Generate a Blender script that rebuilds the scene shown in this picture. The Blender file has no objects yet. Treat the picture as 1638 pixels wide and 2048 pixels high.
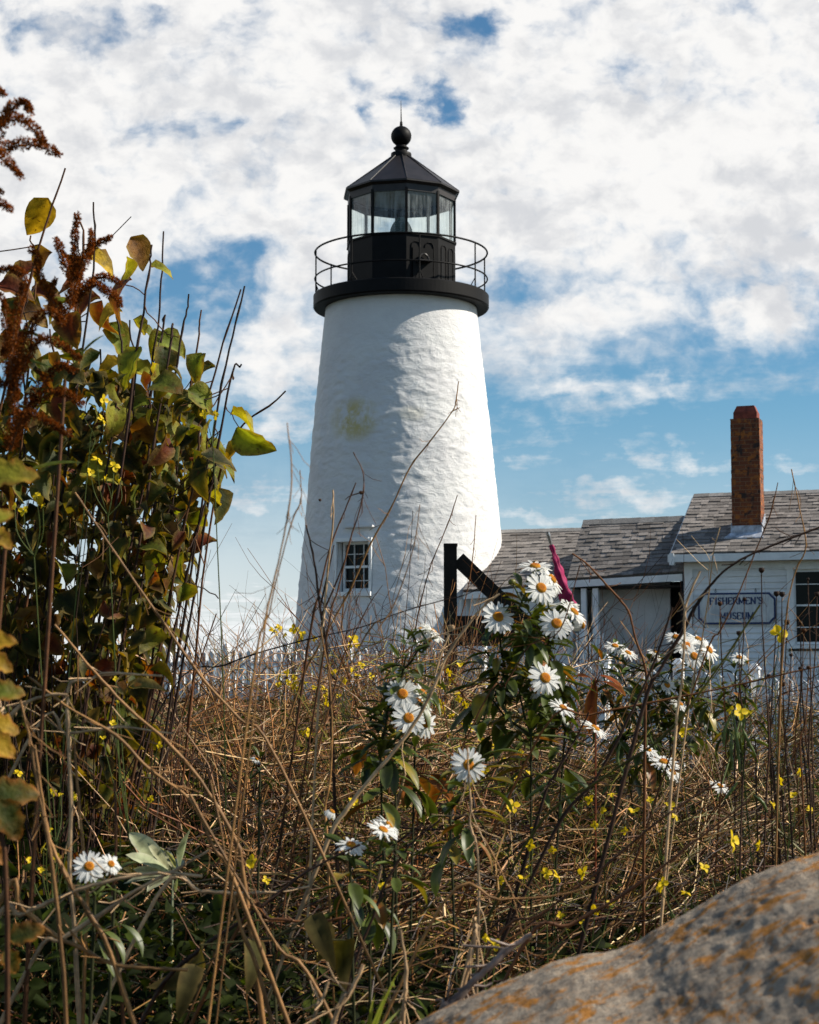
import bpy, math, random
import numpy as np
from mathutils import Vector, Matrix
R_ = math.radians
rng = np.random.default_rng(7)
random.seed(7)
SC = bpy.context.scene
COL = SC.collection

# ------------------------------------------------------------------ camera
F = 3412.0                       # focal length in photo pixels (50 mm on a 24 mm wide frame)
PITCH = math.atan(296.0 / F)
ZC = 0.95                        # crouching photographer
cd = bpy.data.cameras.new('camera'); cam = bpy.data.objects.new('camera', cd); COL.objects.link(cam)
cam.location = (0, 0, ZC); cam.rotation_euler = (math.pi / 2 + PITCH, 0, 0)
cd.sensor_fit = 'HORIZONTAL'; cd.sensor_width = 24.0; cd.lens = 24.0 * F / 1638.0
cd.clip_start = 0.05; cd.clip_end = 20000
cd.dof.use_dof = True; cd.dof.focus_distance = 5.5; cd.dof.aperture_fstop = 15
SC.camera = cam

# ------------------------------------------------------------------ light
SUN_AZ = R_(90.0)                # from +Y towards +X
SUN_EL = R_(39.0)
SUND = Vector((math.sin(SUN_AZ) * math.cos(SUN_EL), math.cos(SUN_AZ) * math.cos(SUN_EL), math.sin(SUN_EL)))
sd = bpy.data.lights.new('sun', 'SUN'); so = bpy.data.objects.new('sun', sd); COL.objects.link(so)
sd.energy = 4.5; sd.angle = R_(0.55); sd.color = (1.0, 0.92, 0.79)
so.rotation_euler = SUND.to_track_quat('Z', 'Y').to_euler(); so.location = SUND * 60
SC.view_settings.view_transform = 'Standard'; SC.view_settings.look = 'None'
SC.view_settings.exposure = 0.7; SC.view_settings.gamma = 1.0
SC.cycles.max_bounces = 6; SC.cycles.diffuse_bounces = 2; SC.cycles.transparent_max_bounces = 12


class NT:
    """small node-tree helper"""
    def __init__(s, tree): s.t = tree; s.n = tree.nodes; s.l = tree.links
    def new(s, typ, **kw):
        n = s.n.new(typ)
        for k, v in kw.items(): setattr(n, k, v)
        return n
    def put(s, sock, v):
        if hasattr(v, 'is_output') or isinstance(v, bpy.types.NodeSocket): s.l.new(v, sock)
        else:
            try: sock.default_value = v
            except Exception: sock.default_value = (*v, 1.0)
    def m(s, op, a, b=None, c=None, clamp=False):
        n = s.new('ShaderNodeMath', operation=op, use_clamp=clamp)
        s.put(n.inputs[0], a)
        if b is not None: s.put(n.inputs[1], b)
        if c is not None: s.put(n.inputs[2], c)
        return n.outputs[0]
    def ramp(s, v, a, b, lo=0.0, hi=1.0, smooth=True):
        n = s.new('ShaderNodeMapRange'); n.interpolation_type = 'SMOOTHSTEP' if smooth else 'LINEAR'
        s.put(n.inputs[0], v); n.inputs[1].default_value = a; n.inputs[2].default_value = b
        n.inputs[3].default_value = lo; n.inputs[4].default_value = hi
        return n.outputs[0]
    def mix(s, f, a, b):
        n = s.new('ShaderNodeMix', data_type='RGBA')
        s.put(n.inputs[0], f); s.put(n.inputs[6], a); s.put(n.inputs[7], b)
        return n.outputs[2]
    def mul(s, a, b):
        n = s.new('ShaderNodeMix', data_type='RGBA', blend_type='MULTIPLY'); n.inputs[0].default_value = 1
        s.put(n.inputs[6], a); s.put(n.inputs[7], b)
        return n.outputs[2]
    def noise(s, vec, scale, detail=4, rough=0.55, dist=0.0, typ='3D'):
        n = s.new('ShaderNodeTexNoise', noise_dimensions=typ)
        if vec is not None: s.l.new(vec, n.inputs['Vector'])
        n.inputs['Scale'].default_value = scale; n.inputs['Detail'].default_value = detail
        n.inputs['Roughness'].default_value = rough; n.inputs['Distortion'].default_value = dist
        return n.outputs[0]
    def vec(s, x, y, z=0.0):
        n = s.new('ShaderNodeCombineXYZ'); s.put(n.inputs[0], x); s.put(n.inputs[1], y); s.put(n.inputs[2], z)
        return n.outputs[0]
    def sep(s, v):
        n = s.new('ShaderNodeSeparateXYZ'); s.l.new(v, n.inputs[0]); return n.outputs
    def obj(s): return s.new('ShaderNodeTexCoord').outputs['Object']
    def scale(s, v, sc):
        n = s.new('ShaderNodeVectorMath', operation='MULTIPLY'); s.l.new(v, n.inputs[0]); n.inputs[1].default_value = sc
        return n.outputs[0]
    def bump(s, h, strength, dist):
        n = s.new('ShaderNodeBump'); n.inputs['Strength'].default_value = strength; n.inputs['Distance'].default_value = dist
        s.l.new(h, n.inputs['Height']); return n.outputs[0]


# ------------------------------------------------------------------ world: sky with a broken cloud deck
W_ = bpy.data.worlds.new('World'); SC.world = W_; W_.use_nodes = True
t = NT(W_.node_tree); t.n.clear()
out = t.new('ShaderNodeOutputWorld')
sky = t.new('ShaderNodeTexSky', sky_type='NISHITA'); sky.sun_disc = False
sky.sun_elevation = SUN_EL; sky.sun_rotation = SUN_AZ; sky.air_density = 1.0; sky.dust_density = 0.6; sky.ozone_density = 2.5
d = t.new('ShaderNodeTexCoord').outputs['Generated']
x, y, z = t.sep(d)
zz = t.m('ADD', t.m('MAXIMUM', z, 0.0), 0.035)
u = t.m('DIVIDE', x, zz); v = t.m('DIVIDE', y, zz)
P = t.vec(u, v, 0.0)
ay = t.m('MAXIMUM', y, 0.05)
az = t.m('DIVIDE', x, ay); tz = t.m('DIVIDE', z, ay)          # azimuth and height of a sky direction
Q0 = t.vec(t.m('MULTIPLY', az, 10.0), t.m('MULTIPLY', tz, 13.0), 0.37)        # the sky seen face-on: puffs stay round high up
wp = t.new('ShaderNodeTexNoise'); t.l.new(Q0, wp.inputs['Vector']); wp.inputs['Scale'].default_value = 2.3; wp.inputs['Detail'].default_value = 6; wp.inputs['Roughness'].default_value = 0.58
wx, wy, wz = t.sep(wp.outputs[1])
azw = t.m('ADD', az, t.m('MULTIPLY', t.m('SUBTRACT', wx, 0.5), 0.085))
tzw = t.m('ADD', tz, t.m('MULTIPLY', t.m('SUBTRACT', wy, 0.5), 0.045))
azq = t.m('ADD', az, t.m('MULTIPLY', t.m('SUBTRACT', wx, 0.5), 0.022))
tzq = t.m('ADD', tz, t.m('MULTIPLY', t.m('SUBTRACT', wy, 0.5), 0.016))
Q = t.vec(t.m('MULTIPLY', azq, 10.0), t.m('MULTIPLY', tzq, 13.0), 0.0)
PW = t.vec(t.m('MULTIPLY', u, 1.0), t.m('MULTIPLY', v, 0.9), t.m('MULTIPLY', wx, 0.6))
nA = t.noise(PW, 1.5, 9, 0.62, 0.25)
nB = t.noise(Q, 2.6, 8, 0.55, 0.1)
hiw = t.ramp(tz, 0.14, 0.24)
n1 = t.m('ADD', t.m('MULTIPLY', nB, hiw), t.m('MULTIPLY', nA, t.m('SUBTRACT', 1.0, hiw)))
n2 = t.noise(Q, 7.0, 6, 0.55, 0.15)
n3 = t.noise(P, 0.55, 2, 0.5)
def hole(px, py, rx, ry, amt):
    a = t.m('DIVIDE', t.m('SUBTRACT', azw, (px - 819) / F), rx / F)
    b = t.m('DIVIDE', t.m('SUBTRACT', tzw, (1320 - py) / F), ry / F)
    r = t.m('SQRT', t.m('ADD', t.m('MULTIPLY', a, a), t.m('MULTIPLY', b, b)))
    return t.m('MULTIPLY', t.ramp(r, 1.25, 0.15), amt)
cov = t.ramp(tz, 0.150, 0.250, 0.0, 0.36)
for h in ((400, 535, 200, 115, -0.30), (945, 26, 105, 46, -0.36), (882, 170, 62, 52, -0.33), (360, 225, 120, 48, -0.22), (90, 25, 140, 50, -0.25), (300, 10, 60, 40, -0.2),
          (1215, 75, 60, 60, -0.16), (1290, 575, 560, 75, -0.14), (755, 205, 40, 30, -0.2), (480, 330, 90, 40, -0.12), (1560, 620, 120, 70, 0.30), (560, 700, 120, 190, 0.22),
          (545, 860, 130, 50, 0.18), (1210, 625, 190, 55, 0.22), (1030, 700, 150, 90, 0.16), (1170, 775, 140, 32, 0.19), (1270, 980, 150, 32, 0.19), (520, 1000, 130, 34, 0.19), (1085, 918, 80, 25, 0.14),
          (1440, 600, 160, 40, 0.16), (1620, 930, 80, 30, 0.15), (1340, 760, 110, 20, 0.14), (1380, 930, 90, 20, 0.12), (1100, 1040, 180, 20, 0.16), (1420, 330, 560, 190, 0.10), (150, 320, 260, 200, 0.12)):
    cov = t.m('ADD', cov, hole(*h))
hz = t.ramp(tz, 0.062, 0.012, 0.0, 0.55)                        # pale cloud bank low over the sea
dens = t.m('ADD', t.m('ADD', t.m('ADD', t.m('MULTIPLY', n1, 0.95), t.m('MULTIPLY', n2, 0.38)), t.m('MULTIPLY', n3, 0.12)), cov)
dens = t.m('SUBTRACT', dens, 0.01)
dens = t.m('ADD', dens, t.m('MULTIPLY', hz, 0.6))
# unseen deck overhead and behind the camera, thinned to cut the fill light
dens = t.m('SUBTRACT', dens, t.m('ADD', t.ramp(z, 0.45, 0.75, 0.0, 0.45), t.ramp(y, 0.35, -0.2, 0.0, 0.28)))
alpha = t.ramp(dens, 0.66, 1.12)
haze = t.m('MULTIPLY', t.ramp(tz, 0.16, 0.0, 0.0, 0.72), t.ramp(y, 0.0, 0.4))
alpha = t.m('MAXIMUM', alpha, t.m('MULTIPLY', haze, t.ramp(az, 0.05, -0.12, 0.55, 1.0)))
# thick parts of the deck go grey, thin edges stay white
Qs = t.vec(t.m('ADD', t.m('MULTIPLY', azq, 10.0), 0.11), t.m('ADD', t.m('MULTIPLY', tzq, 13.0), 0.13), 0.0)
n4 = t.noise(Qs, 2.6, 7, 0.6, 0.15); n5 = t.noise(Q, 1.1, 3, 0.5)
shade = t.ramp(t.m('ADD', t.m('ADD', t.m('MULTIPLY', t.m('SUBTRACT', n4, n1), 0.9), t.m('MULTIPLY', n2, 0.36)), t.m('MULTIPLY', n5, 1.15)), 0.44, 0.86)
ccol = t.mix(shade, (0.70, 0.715, 0.745, 1), (0.985, 0.975, 0.96, 1))
ccol = t.mix(t.ramp(tz, 0.11, 0.03), ccol, (0.92, 0.95, 0.96, 1))
b1 = t.new('ShaderNodeBackground'); b2 = t.new('ShaderNodeBackground')
t.l.new(t.mul(sky.outputs[0], t.mix(t.ramp(tz, 0.17, 0.02), (0.60, 0.93, 1.04, 1), (0.72, 0.93, 1.14, 1))), b1.inputs[0]); b1.inputs[1].default_value = 0.064
t.l.new(ccol, b2.inputs[0]); b2.inputs[1].default_value = 0.60
ms = t.new('ShaderNodeMixShader'); t.l.new(alpha, ms.inputs[0]); t.l.new(b1.outputs[0], ms.inputs[1]); t.l.new(b2.outputs[0], ms.inputs[2])
t.l.new(ms.outputs[0], out.inputs[0])


# ------------------------------------------------------------------ helpers
def PX(px, py, Y):
    """world point at forward distance Y seen at photo pixel (px, py)"""
    c, s = math.cos(PITCH), math.sin(PITCH)
    fw = F * c - (1024 - py) * s; up = F * s + (1024 - py) * c
    k = Y / fw
    return np.array(((px - 819) * k, Y, ZC + up * k))

def smooth01(a, b, x):
    t_ = np.clip((x - a) / (b - a), 0, 1); return t_ * t_ * (3 - 2 * t_)

def vnoise(p, seed=0):
    """value noise, p (n,3) -> (n,) in 0..1"""
    p = np.asarray(p, float); i = np.floor(p).astype(np.int64); f = p - i; f = f * f * (3 - 2 * f)
    def h(ix, iy, iz):
        n = (ix * 374761393 + iy * 668265263 + iz * 2147483647 + seed * 974711) & 0xffffffff
        n = ((n ^ (n >> 13)) * 1274126177) & 0xffffffff
        n = ((n ^ (n >> 16)) * 2246822519) & 0xffffffff
        return ((n ^ (n >> 15)) & 0xffff) / 65535.0
    r = 0
    for dx in (0, 1):
        for dy in (0, 1):
            for dz in (0, 1):
                w = (f[:, 0] if dx else 1 - f[:, 0]) * (f[:, 1] if dy else 1 - f[:, 1]) * (f[:, 2] if dz else 1 - f[:, 2])
                r = r + w * h(i[:, 0] + dx, i[:, 1] + dy, i[:, 2] + dz)
    return r

def fbm(p, o=4, seed=0, g=0.5):
    a, s, r = 1.0, 0.0, 0.0
    p = np.asarray(p, float)
    for k in range(o):
        r = r + a * vnoise(p * 2 ** k, seed + k); s += a; a *= g
    return r / s

def ground(x, y):
    x = np.asarray(x, float); y = np.asarray(y, float)
    z = 0.33 * smooth01(20, 31, y) - 0.17 * np.exp(-((x - 5) / 3.5) ** 2 - ((y - 17) / 5) ** 2) - 9.0 * smooth01(42, 95, y) - 0.12 * smooth01(10, 17, y) * (1 - smooth01(18, 24, y))
    q = np.stack([x, y, x * 0], -1).reshape(-1, 3)
    n = (fbm(q * 0.9, 3, 5) - 0.5).reshape(x.shape) * 0.14
    return z + n


class MB:
    def __init__(s): s.v = []; s.f = []; s.c = []; s.n = 0; s.mi = []
    def add(s, V, faces, col=None, mi=0):
        V = np.asarray(V, float).reshape(-1, 3)
        s.v.append(V)
        for Fc in (faces if isinstance(faces, list) else [faces]):
            Fc = np.asarray(Fc, np.int64)
            s.f.append(Fc + s.n); s.mi.append(np.full(len(Fc), mi))
        if col is None: c = np.ones((len(V), 3))
        else:
            c = np.asarray(col, float)
            if c.ndim == 1: c = np.tile(c, (len(V), 1))
        s.c.append(c.reshape(-1, 3)); s.n += len(V)
        return s
    def box(s, c, size, M=None, col=None, mi=0):
        """axis box, or in frame M = (ax, ay, az) rows"""
        hx, hy, hz = np.array(size) / 2
        q = np.array([(a, b, e) for e in (-hz, hz) for b in (-hy, hy) for a in (-hx, hx)])
        if M is not None: q = q @ np.asarray(M, float)
        s.add(q + np.asarray(c, float), np.array([(0, 2, 3, 1), (4, 5, 7, 6), (0, 1, 5, 4), (2, 6, 7, 3), (0, 4, 6, 2), (1, 3, 7, 5)]), col, mi)
        return s
    def beam(s, p0, p1, w, h, up=(0, 0, 1), col=None, mi=0):
        p0 = np.asarray(p0, float); p1 = np.asarray(p1, float); a = p1 - p0; L = np.linalg.norm(a); a /= L
        sd_ = np.cross(a, up); sd_ /= np.linalg.norm(sd_); u_ = np.cross(sd_, a)
        return s.box((p0 + p1) / 2, (L, w, h), (a, sd_, u_), col, mi)
    def hexa(s, q, col=None, mi=0):
        """8 corners: bottom 4 (ccw) then top 4"""
        s.add(np.asarray(q, float), np.array([(3, 2, 1, 0), (4, 5, 6, 7), (0, 1, 5, 4), (1, 2, 6, 5), (2, 3, 7, 6), (3, 0, 4, 7)]), col, mi); return s
    def lathe(s, prof, c=(0, 0), n=48, cap=True, col=None, ph=0.0, mi=0):
        """prof: list of (r, z) from bottom to top"""
        th = np.arange(n) / n * 2 * math.pi + ph
        V = np.array([[(c[0] + r * math.cos(a), c[1] + r * math.sin(a), z_) for a in th] for r, z_ in prof]).reshape(-1, 3)
        k = len(prof); i = np.arange(n); j = (i + 1) % n
        fs = [np.stack([i + q * n, j + q * n, j + (q + 1) * n, i + (q + 1) * n], 1) for q in range(k - 1)]
        s.add(V, [np.concatenate(fs)], col, mi)
        if cap:
            for q, fl in ((0, True), (k - 1, False)):
                r, z_ = prof[q]
                if r < 1e-6: continue
                VV = np.concatenate([V[q * n:(q + 1) * n], [[c[0], c[1], z_]]])
                fc = np.stack([j, i, np.full(n, n)], 1) if fl else np.stack([i, j, np.full(n, n)], 1)
                s.add(VV, fc, col, mi)
        return s
    def tubes(s, Pn, Rn, S=4, col=None):
        """Pn (N,K,3) polylines, Rn (N,K) radii"""
        Pn = np.asarray(Pn, float); N, K, _ = Pn.shape
        if N == 0: return s
        Rn = np.broadcast_to(np.asarray(Rn, float), (N, K))
        T = np.gradient(Pn, axis=1); T /= np.linalg.norm(T, axis=2, keepdims=True) + 1e-12
        ref = np.where(np.abs(T[:, :1, 2:3]) < 0.9, np.array([[[0, 0, 1.0]]]), np.array([[[1.0, 0, 0]]]))
        A = np.cross(T, np.broadcast_to(ref, T.shape)); A /= np.linalg.norm(A, axis=2, keepdims=True) + 1e-12
        B = np.cross(T, A)
        th = np.arange(S) / S * 2 * math.pi
        V = Pn[:, :, None] + Rn[:, :, None, None] * (np.cos(th)[None, None, :, None] * A[:, :, None] + np.sin(th)[None, None, :, None] * B[:, :, None])
        i = np.arange(S); j = (i + 1) % S
        q = np.concatenate([np.stack([i + k * S, j + k * S, j + (k + 1) * S, i + (k + 1) * S], 1) for k in range(K - 1)])
        Fq = (np.arange(N)[:, None, None] * (K * S) + q[None]).reshape(-1, 4)
        c = None
        if col is not None:
            col = np.asarray(col, float)
            if col.ndim == 2: c = np.broadcast_to(col[:, None, None], (N, K, S, 3)).reshape(-1, 3)
            elif col.ndim == 3: c = np.broadcast_to(col[:, :, None], (N, K, S, 3)).reshape(-1, 3)
            else: c = col
        return s.add(V.reshape(-1, 3), Fq, c)
    def tube(s, pts, r0, r1=None, S=6, col=None, sub=4, taper_end=True):
        p = smooth_line(pts, sub); r = np.linspace(r0, r0 if r1 is None else r1, len(p))
        return s.tubes(p[None], r[None], S, None if col is None else np.asarray(col, float)[None])
    def leaves(s, loc, dirv, nrm, L, Wd, curl=0.3, fold=0.25, col=None, shape='ovate', edge=None, nu=6, nv=5, wave=0.0, twist=0.0):
        """N leaf blades from base point loc along dirv; nrm = upper side"""
        loc = np.asarray(loc, float); N = len(loc)
        D = np.asarray(dirv, float); D = D / (np.linalg.norm(D, axis=1, keepdims=True) + 1e-12)
        Sx = np.cross(D, np.asarray(nrm, float)); Sx /= np.linalg.norm(Sx, axis=1, keepdims=True) + 1e-9
        Nz = np.cross(Sx, D)
        L = np.broadcast_to(np.asarray(L, float), N); Wd = np.broadcast_to(np.asarray(Wd, float), N)
        curl = np.broadcast_to(np.asarray(curl, float), N); fold = np.broadcast_to(np.asarray(fold, float), N)
        tt = np.linspace(0, 1, nu); ww = np.linspace(-1, 1, nv)
        if shape == 'ovate': prof = np.sin(math.pi * np.clip(tt, 0, 1) ** 0.62) ** 0.75
        elif shape == 'oblong': prof = np.sin(math.pi * tt ** 1.25) ** 0.7 + 0.06 * (1 - tt)
        elif shape == 'petal': prof = np.clip(np.sin(math.pi * (0.12 + 0.8 * tt ** 1.1)) ** 0.6, 0.35, 1)
        elif shape == 'round': prof = np.sqrt(np.clip(1 - (2 * tt - 1) ** 2, 0, 1)) + 0.02
        elif shape == 'lobed': prof = np.sin(math.pi * np.clip(tt, 0, 1) ** 0.7) ** 0.6 * (0.86 + 0.14 * np.cos(tt * 6.4 * math.pi + .6))
        else: prof = 1 - tt
        prof = np.maximum(prof, 0.02)
        # bend along the length (arc), fold about the midrib
        ang = curl[:, None] * tt[None] * 1.6
        along = np.cumsum(np.concatenate([np.zeros((N, 1)), np.cos((ang[:, 1:] + ang[:, :-1]) / 2)], 1), 1) / (nu - 1)
        drop = -np.cumsum(np.concatenate([np.zeros((N, 1)), np.sin((ang[:, 1:] + ang[:, :-1]) / 2)], 1), 1) / (nu - 1)
        wv = (rng.random((N, nu, nv)) - 0.5) * wave
        X = ww[None, None] * prof[None, :, None] * Wd[:, None, None] * 0.5
        Xc = X * np.cos(fold)[:, None, None]
        Zf = np.abs(X) * np.sin(fold)[:, None, None] + wv * Wd[:, None, None] * np.abs(ww)[None, None]
        tw = twist * (tt[None, :, None] - 0.2)
        X2 = Xc * np.cos(tw) - Zf * np.sin(tw); Z2 = Xc * np.sin(tw) + Zf * np.cos(tw)
        V = loc[:, None, None] + Sx[:, None, None] * X2[..., None] + D[:, None, None] * (along * L[:, None])[:, :, None, None] + Nz[:, None, None] * ((drop * L[:, None])[:, :, None] + Z2)[..., None]
        q = np.array([(a * nv + b, a * nv + b + 1, (a + 1) * nv + b + 1, (a + 1) * nv + b) for a in range(nu - 1) for b in range(nv - 1)])
        Fq = (np.arange(N)[:, None, None] * (nu * nv) + q[None]).reshape(-1, 4)
        c = None
        if col is not None:
            c = np.broadcast_to(np.asarray(col, float).reshape(-1, 1, 1, 3), (N, nu, nv, 3)).copy()
            if edge is not None:
                e = np.broadcast_to(np.asarray(edge, float).reshape(-1, 1, 1, 3), c.shape)
                m_ = np.clip(np.abs(ww)[None, None, :, None] ** 3 * 0.8 + (tt[None, :, None, None] ** 4) * 0.7, 0, 1) * (0.4 + 0.9 * rng.random((N, nu, nv, 1)))
                c = c * (1 - np.clip(m_, 0, 1)) + e * np.clip(m_, 0, 1)
            mid = 1 - 0.25 * np.exp(-(ww * 6) ** 2)
            c = (c * mid[None, None, :, None]).reshape(-1, 3)
        return s.add(V.reshape(-1, 3), Fq, c)
    def build(s, name, mats, parent=None, smooth=False, loc=None, rot=None):
        me = bpy.data.meshes.new(name)
        V = np.concatenate(s.v) if s.v else np.zeros((0, 3))
        me.vertices.add(len(V)); me.vertices.foreach_set('co', V.ravel())
        li = np.concatenate([f.ravel() for f in s.f]); tot = np.concatenate([np.full(len(f), f.shape[1]) for f in s.f])
        st = np.concatenate([[0], np.cumsum(tot)[:-1]])
        me.loops.add(len(li)); me.loops.foreach_set('vertex_index', li)
        me.polygons.add(len(tot)); me.polygons.foreach_set('loop_start', st); me.polygons.foreach_set('loop_total', tot)
        me.polygons.foreach_set('material_index', np.concatenate(s.mi))
        me.polygons.foreach_set('use_smooth', np.full(len(tot), smooth))
        ca = me.color_attributes.new('Col', 'FLOAT_COLOR', 'POINT')
        C4 = np.concatenate([np.concatenate(s.c), np.ones((len(V), 1))], 1)
        ca.data.foreach_set('color', C4.ravel())
        for m_ in (mats if isinstance(mats, (list, tuple)) else [mats]): me.materials.append(m_)
        me.update(calc_edges=True); me.validate()
        o = bpy.data.objects.new(name, me); COL.objects.link(o)
        if loc is not None: o.location = loc
        if rot is not None: o.rotation_euler = rot
        if parent is not None: o.parent = parent
        return o

def smooth_line(pts, sub=4):
    p = np.asarray(pts, float)
    if len(p) < 3 or sub <= 1:
        return np.concatenate([p[0] + (p[-1] - p[0]) * np.linspace(0, 1, max(3, sub))[:, None]]) if len(p) == 2 else p
    q = np.concatenate([[2 * p[0] - p[1]], p, [2 * p[-1] - p[-2]]])
    o = []
    for i in range(len(p) - 1):
        a, b, c, d_ = q[i:i + 4]
        for t_ in np.arange(sub) / sub:
            o.append(0.5 * (2 * b + (c - a) * t_ + (2 * a - 5 * b + 4 * c - d_) * t_ ** 2 + (3 * b - a - 3 * c + d_) * t_ ** 3))
    o.append(p[-1])
    return np.array(o)

def tag(o, label=None, cat=None, group=None, kind=None):
    if label: o['label'] = label
    if cat: o['category'] = cat
    if group: o['group'] = group
    if kind: o['kind'] = kind
    return o

def thing(name, label, cat, loc=(0, 0, 0), group=None, rotz=0.0):
    o = bpy.data.objects.new(name, None); COL.objects.link(o); o.empty_display_size = 0.2
    o.location = loc; o.rotation_euler = (0, 0, rotz)
    return tag(o, label, cat, group)

def under(o, root):
    """parent a mesh built in world coordinates under a placed, unrotated or rotated thing"""
    o.parent = root
    m_ = Matrix.Translation(root.location) @ root.rotation_euler.to_matrix().to_4x4()
    o.matrix_parent_inverse = m_.inverted()
    return o


# ------------------------------------------------------------------ materials
def new_mat(name):
    m_ = bpy.data.materials.new(name); m_.use_nodes = True
    t_ = NT(m_.node_tree); b = t_.n['Principled BSDF']
    return m_, t_, b

def plain(name, c, rough=0.6, metal=0.0, var=0.15, nscale=6.0, bump=0.0, bscale=30.0, spec=0.4):
    m_, t_, b = new_mat(name)
    o = t_.obj(); n = t_.noise(o, nscale, 5, 0.6)
    f = t_.ramp(n, 0.3, 0.7, 1 - var, 1 + var * 0.6)
    k = t_.new('ShaderNodeVectorMath', operation='SCALE'); k.inputs[0].default_value = c; t_.l.new(f, k.inputs['Scale'])
    t_.l.new(k.outputs[0], b.inputs['Base Color']); b.inputs['Roughness'].default_value = rough; b.inputs['Metallic'].default_value = metal
    b.inputs['Specular IOR Level'].default_value = spec
    if bump: t_.l.new(t_.bump(t_.noise(o, bscale, 5, 0.6), bump, 0.01), b.inputs['Normal'])
    return m_

def attr_mat(name, rough=0.7, spec=0.3, trans=0.0, nscale=40.0, var=0.3, tcol=(1.0, 1.0, 0.6), bump=0.0, bscale=60.0):
    """colour from the mesh's own colour attribute, optionally letting light through (leaves, petals)"""
    m_, t_, b = new_mat(name)
    a = t_.new('ShaderNodeVertexColor', layer_name='Col').outputs[0]
    n = t_.noise(t_.obj(), nscale, 4, 0.6)
    k = t_.new('ShaderNodeVectorMath', operation='SCALE'); t_.l.new(a, k.inputs[0]); t_.l.new(t_.ramp(n, 0.3, 0.7, 1 - var, 1 + var), k.inputs['Scale'])
    t_.l.new(k.outputs[0], b.inputs['Base Color']); b.inputs['Roughness'].default_value = rough; b.inputs['Specular IOR Level'].default_value = spec
    if bump: t_.l.new(t_.bump(t_.noise(t_.obj(), bscale, 4, 0.6), bump, 0.004), b.inputs['Normal'])
    if trans:
        tr = t_.new('ShaderNodeBsdfTranslucent'); t_.l.new(t_.mul(k.outputs[0], (*tcol, 1)), tr.inputs[0])
        mx = t_.new('ShaderNodeMixShader'); mx.inputs[0].default_value = trans
        t_.l.new(b.outputs[0], mx.inputs[1]); t_.l.new(tr.outputs[0], mx.inputs[2])
        t_.l.new(mx.outputs[0], t_.n['Material Output'].inputs[0])
    return m_

M = {}
M['black'] = plain('black_iron_paint', (0.0055, 0.0050, 0.0052), 0.55, 0, 0.3, 5, 0.15, 60, 0.12)
M['roofiron'] = plain('dark_roof_metal', (0.017, 0.0135, 0.0135), 0.48, 0, 0.35, 4, 0.1, 40)
M['white'] = plain('white_painted_wood', (0.74, 0.75, 0.76), 0.6, 0, 0.10, 3, 0.1, 50)
M['trim'] = plain('white_trim_paint', (0.78, 0.78, 0.77), 0.55, 0, 0.10, 5, 0.05, 80)
M['plaster'] = plain('porch_plaster', (0.62, 0.62, 0.62), 0.8, 0, 0.12, 2.5, 0.3, 20)
M['darkwood'] = plain('dark_stained_wood', (0.016, 0.012, 0.009), 0.6, 0, 0.4, 9, 0.2, 50, 0.12)
M['dark'] = plain('dark_interior', (0.012, 0.012, 0.014), 0.9, 0, 0.2)
M['navy'] = plain('navy_sign_paint', (0.012, 0.03, 0.11), 0.5, 0, 0.2)
M['lead'] = plain('lead_flashing', (0.42, 0.45, 0.52), 0.5, 0.0, 0.5, 9, 0.3, 20)
M['steel'] = plain('pole_metal', (0.45, 0.45, 0.46), 0.3, 0.8, 0.1)
M['magenta'] = plain('magenta_cloth', (0.30, 0.010, 0.08), 0.75, 0, 0.25, 12, 0.3, 30)
M['shingle'] = attr_mat('roof_shingle', 0.9, 0.2, 0, 30, 0.22, bump=0.5, bscale=120)
M['twig'] = attr_mat('dry_stem_bark', 0.75, 0.25, 0, 60, 0.3)
M['straw'] = attr_mat('straw', 0.6, 0.35, 0.12, 60, 0.3, (1, 0.9, 0.7))
M['leaf'] = attr_mat('shrub_leaf', 0.62, 0.15, 0.45, 30, 0.6, (1.45, 1.25, 0.25))
def leaf_mat():
    m_, t_, b = new_mat('spotted_shrub_leaf'); o = t_.obj()
    a = t_.new('ShaderNodeVertexColor', layer_name='Col').outputs[0]
    k = t_.new('ShaderNodeVectorMath', operation='SCALE'); t_.l.new(a, k.inputs[0]); t_.l.new(t_.ramp(t_.noise(o, 28, 5, .6), .3, .7, .5, 1.35), k.inputs['Scale'])
    c = t_.mix(t_.m('MULTIPLY', t_.ramp(t_.noise(o, 75, 4, .65), .60, .68), .85), k.outputs[0], (.055, .022, .008, 1))
    c = t_.mix(t_.m('MULTIPLY', t_.ramp(t_.noise(o, 16, 3, .6), .60, .72), .6), c, (.20, .075, .012, 1))
    t_.l.new(c, b.inputs['Base Color']); b.inputs['Roughness'].default_value = .6; b.inputs['Specular IOR Level'].default_value = .2
    t_.l.new(t_.bump(t_.noise(o, 130, 3, .6), .5, .004), b.inputs['Normal'])
    tr = t_.new('ShaderNodeBsdfTranslucent'); t_.l.new(t_.mul(c, (1.45, 1.25, .25, 1)), tr.inputs[0])
    mx = t_.new('ShaderNodeMixShader'); mx.inputs[0].default_value = .42; t_.l.new(b.outputs[0], mx.inputs[1]); t_.l.new(tr.outputs[0], mx.inputs[2])
    t_.l.new(mx.outputs[0], t_.n['Material Output'].inputs[0]); return m_
M['leaf'] = leaf_mat()
M['greenleaf'] = attr_mat('glossy_daisy_leaf', 0.42, 0.4, 0.25, 30, 0.25, (1.2, 1.2, 0.4))
M['small'] = attr_mat('small_leaf', 0.75, 0.1, 0.35, 40, 0.3, (1.2, 1.1, 0.4))
M['petal'] = attr_mat('white_petal', 0.6, 0.2, 0.5, 60, 0.04, (1, 1, 0.95))
M['yellow'] = attr_mat('yellow_petal', 0.55, 0.25, 0.4, 60, 0.1, (1, 1, 0.5))
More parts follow.
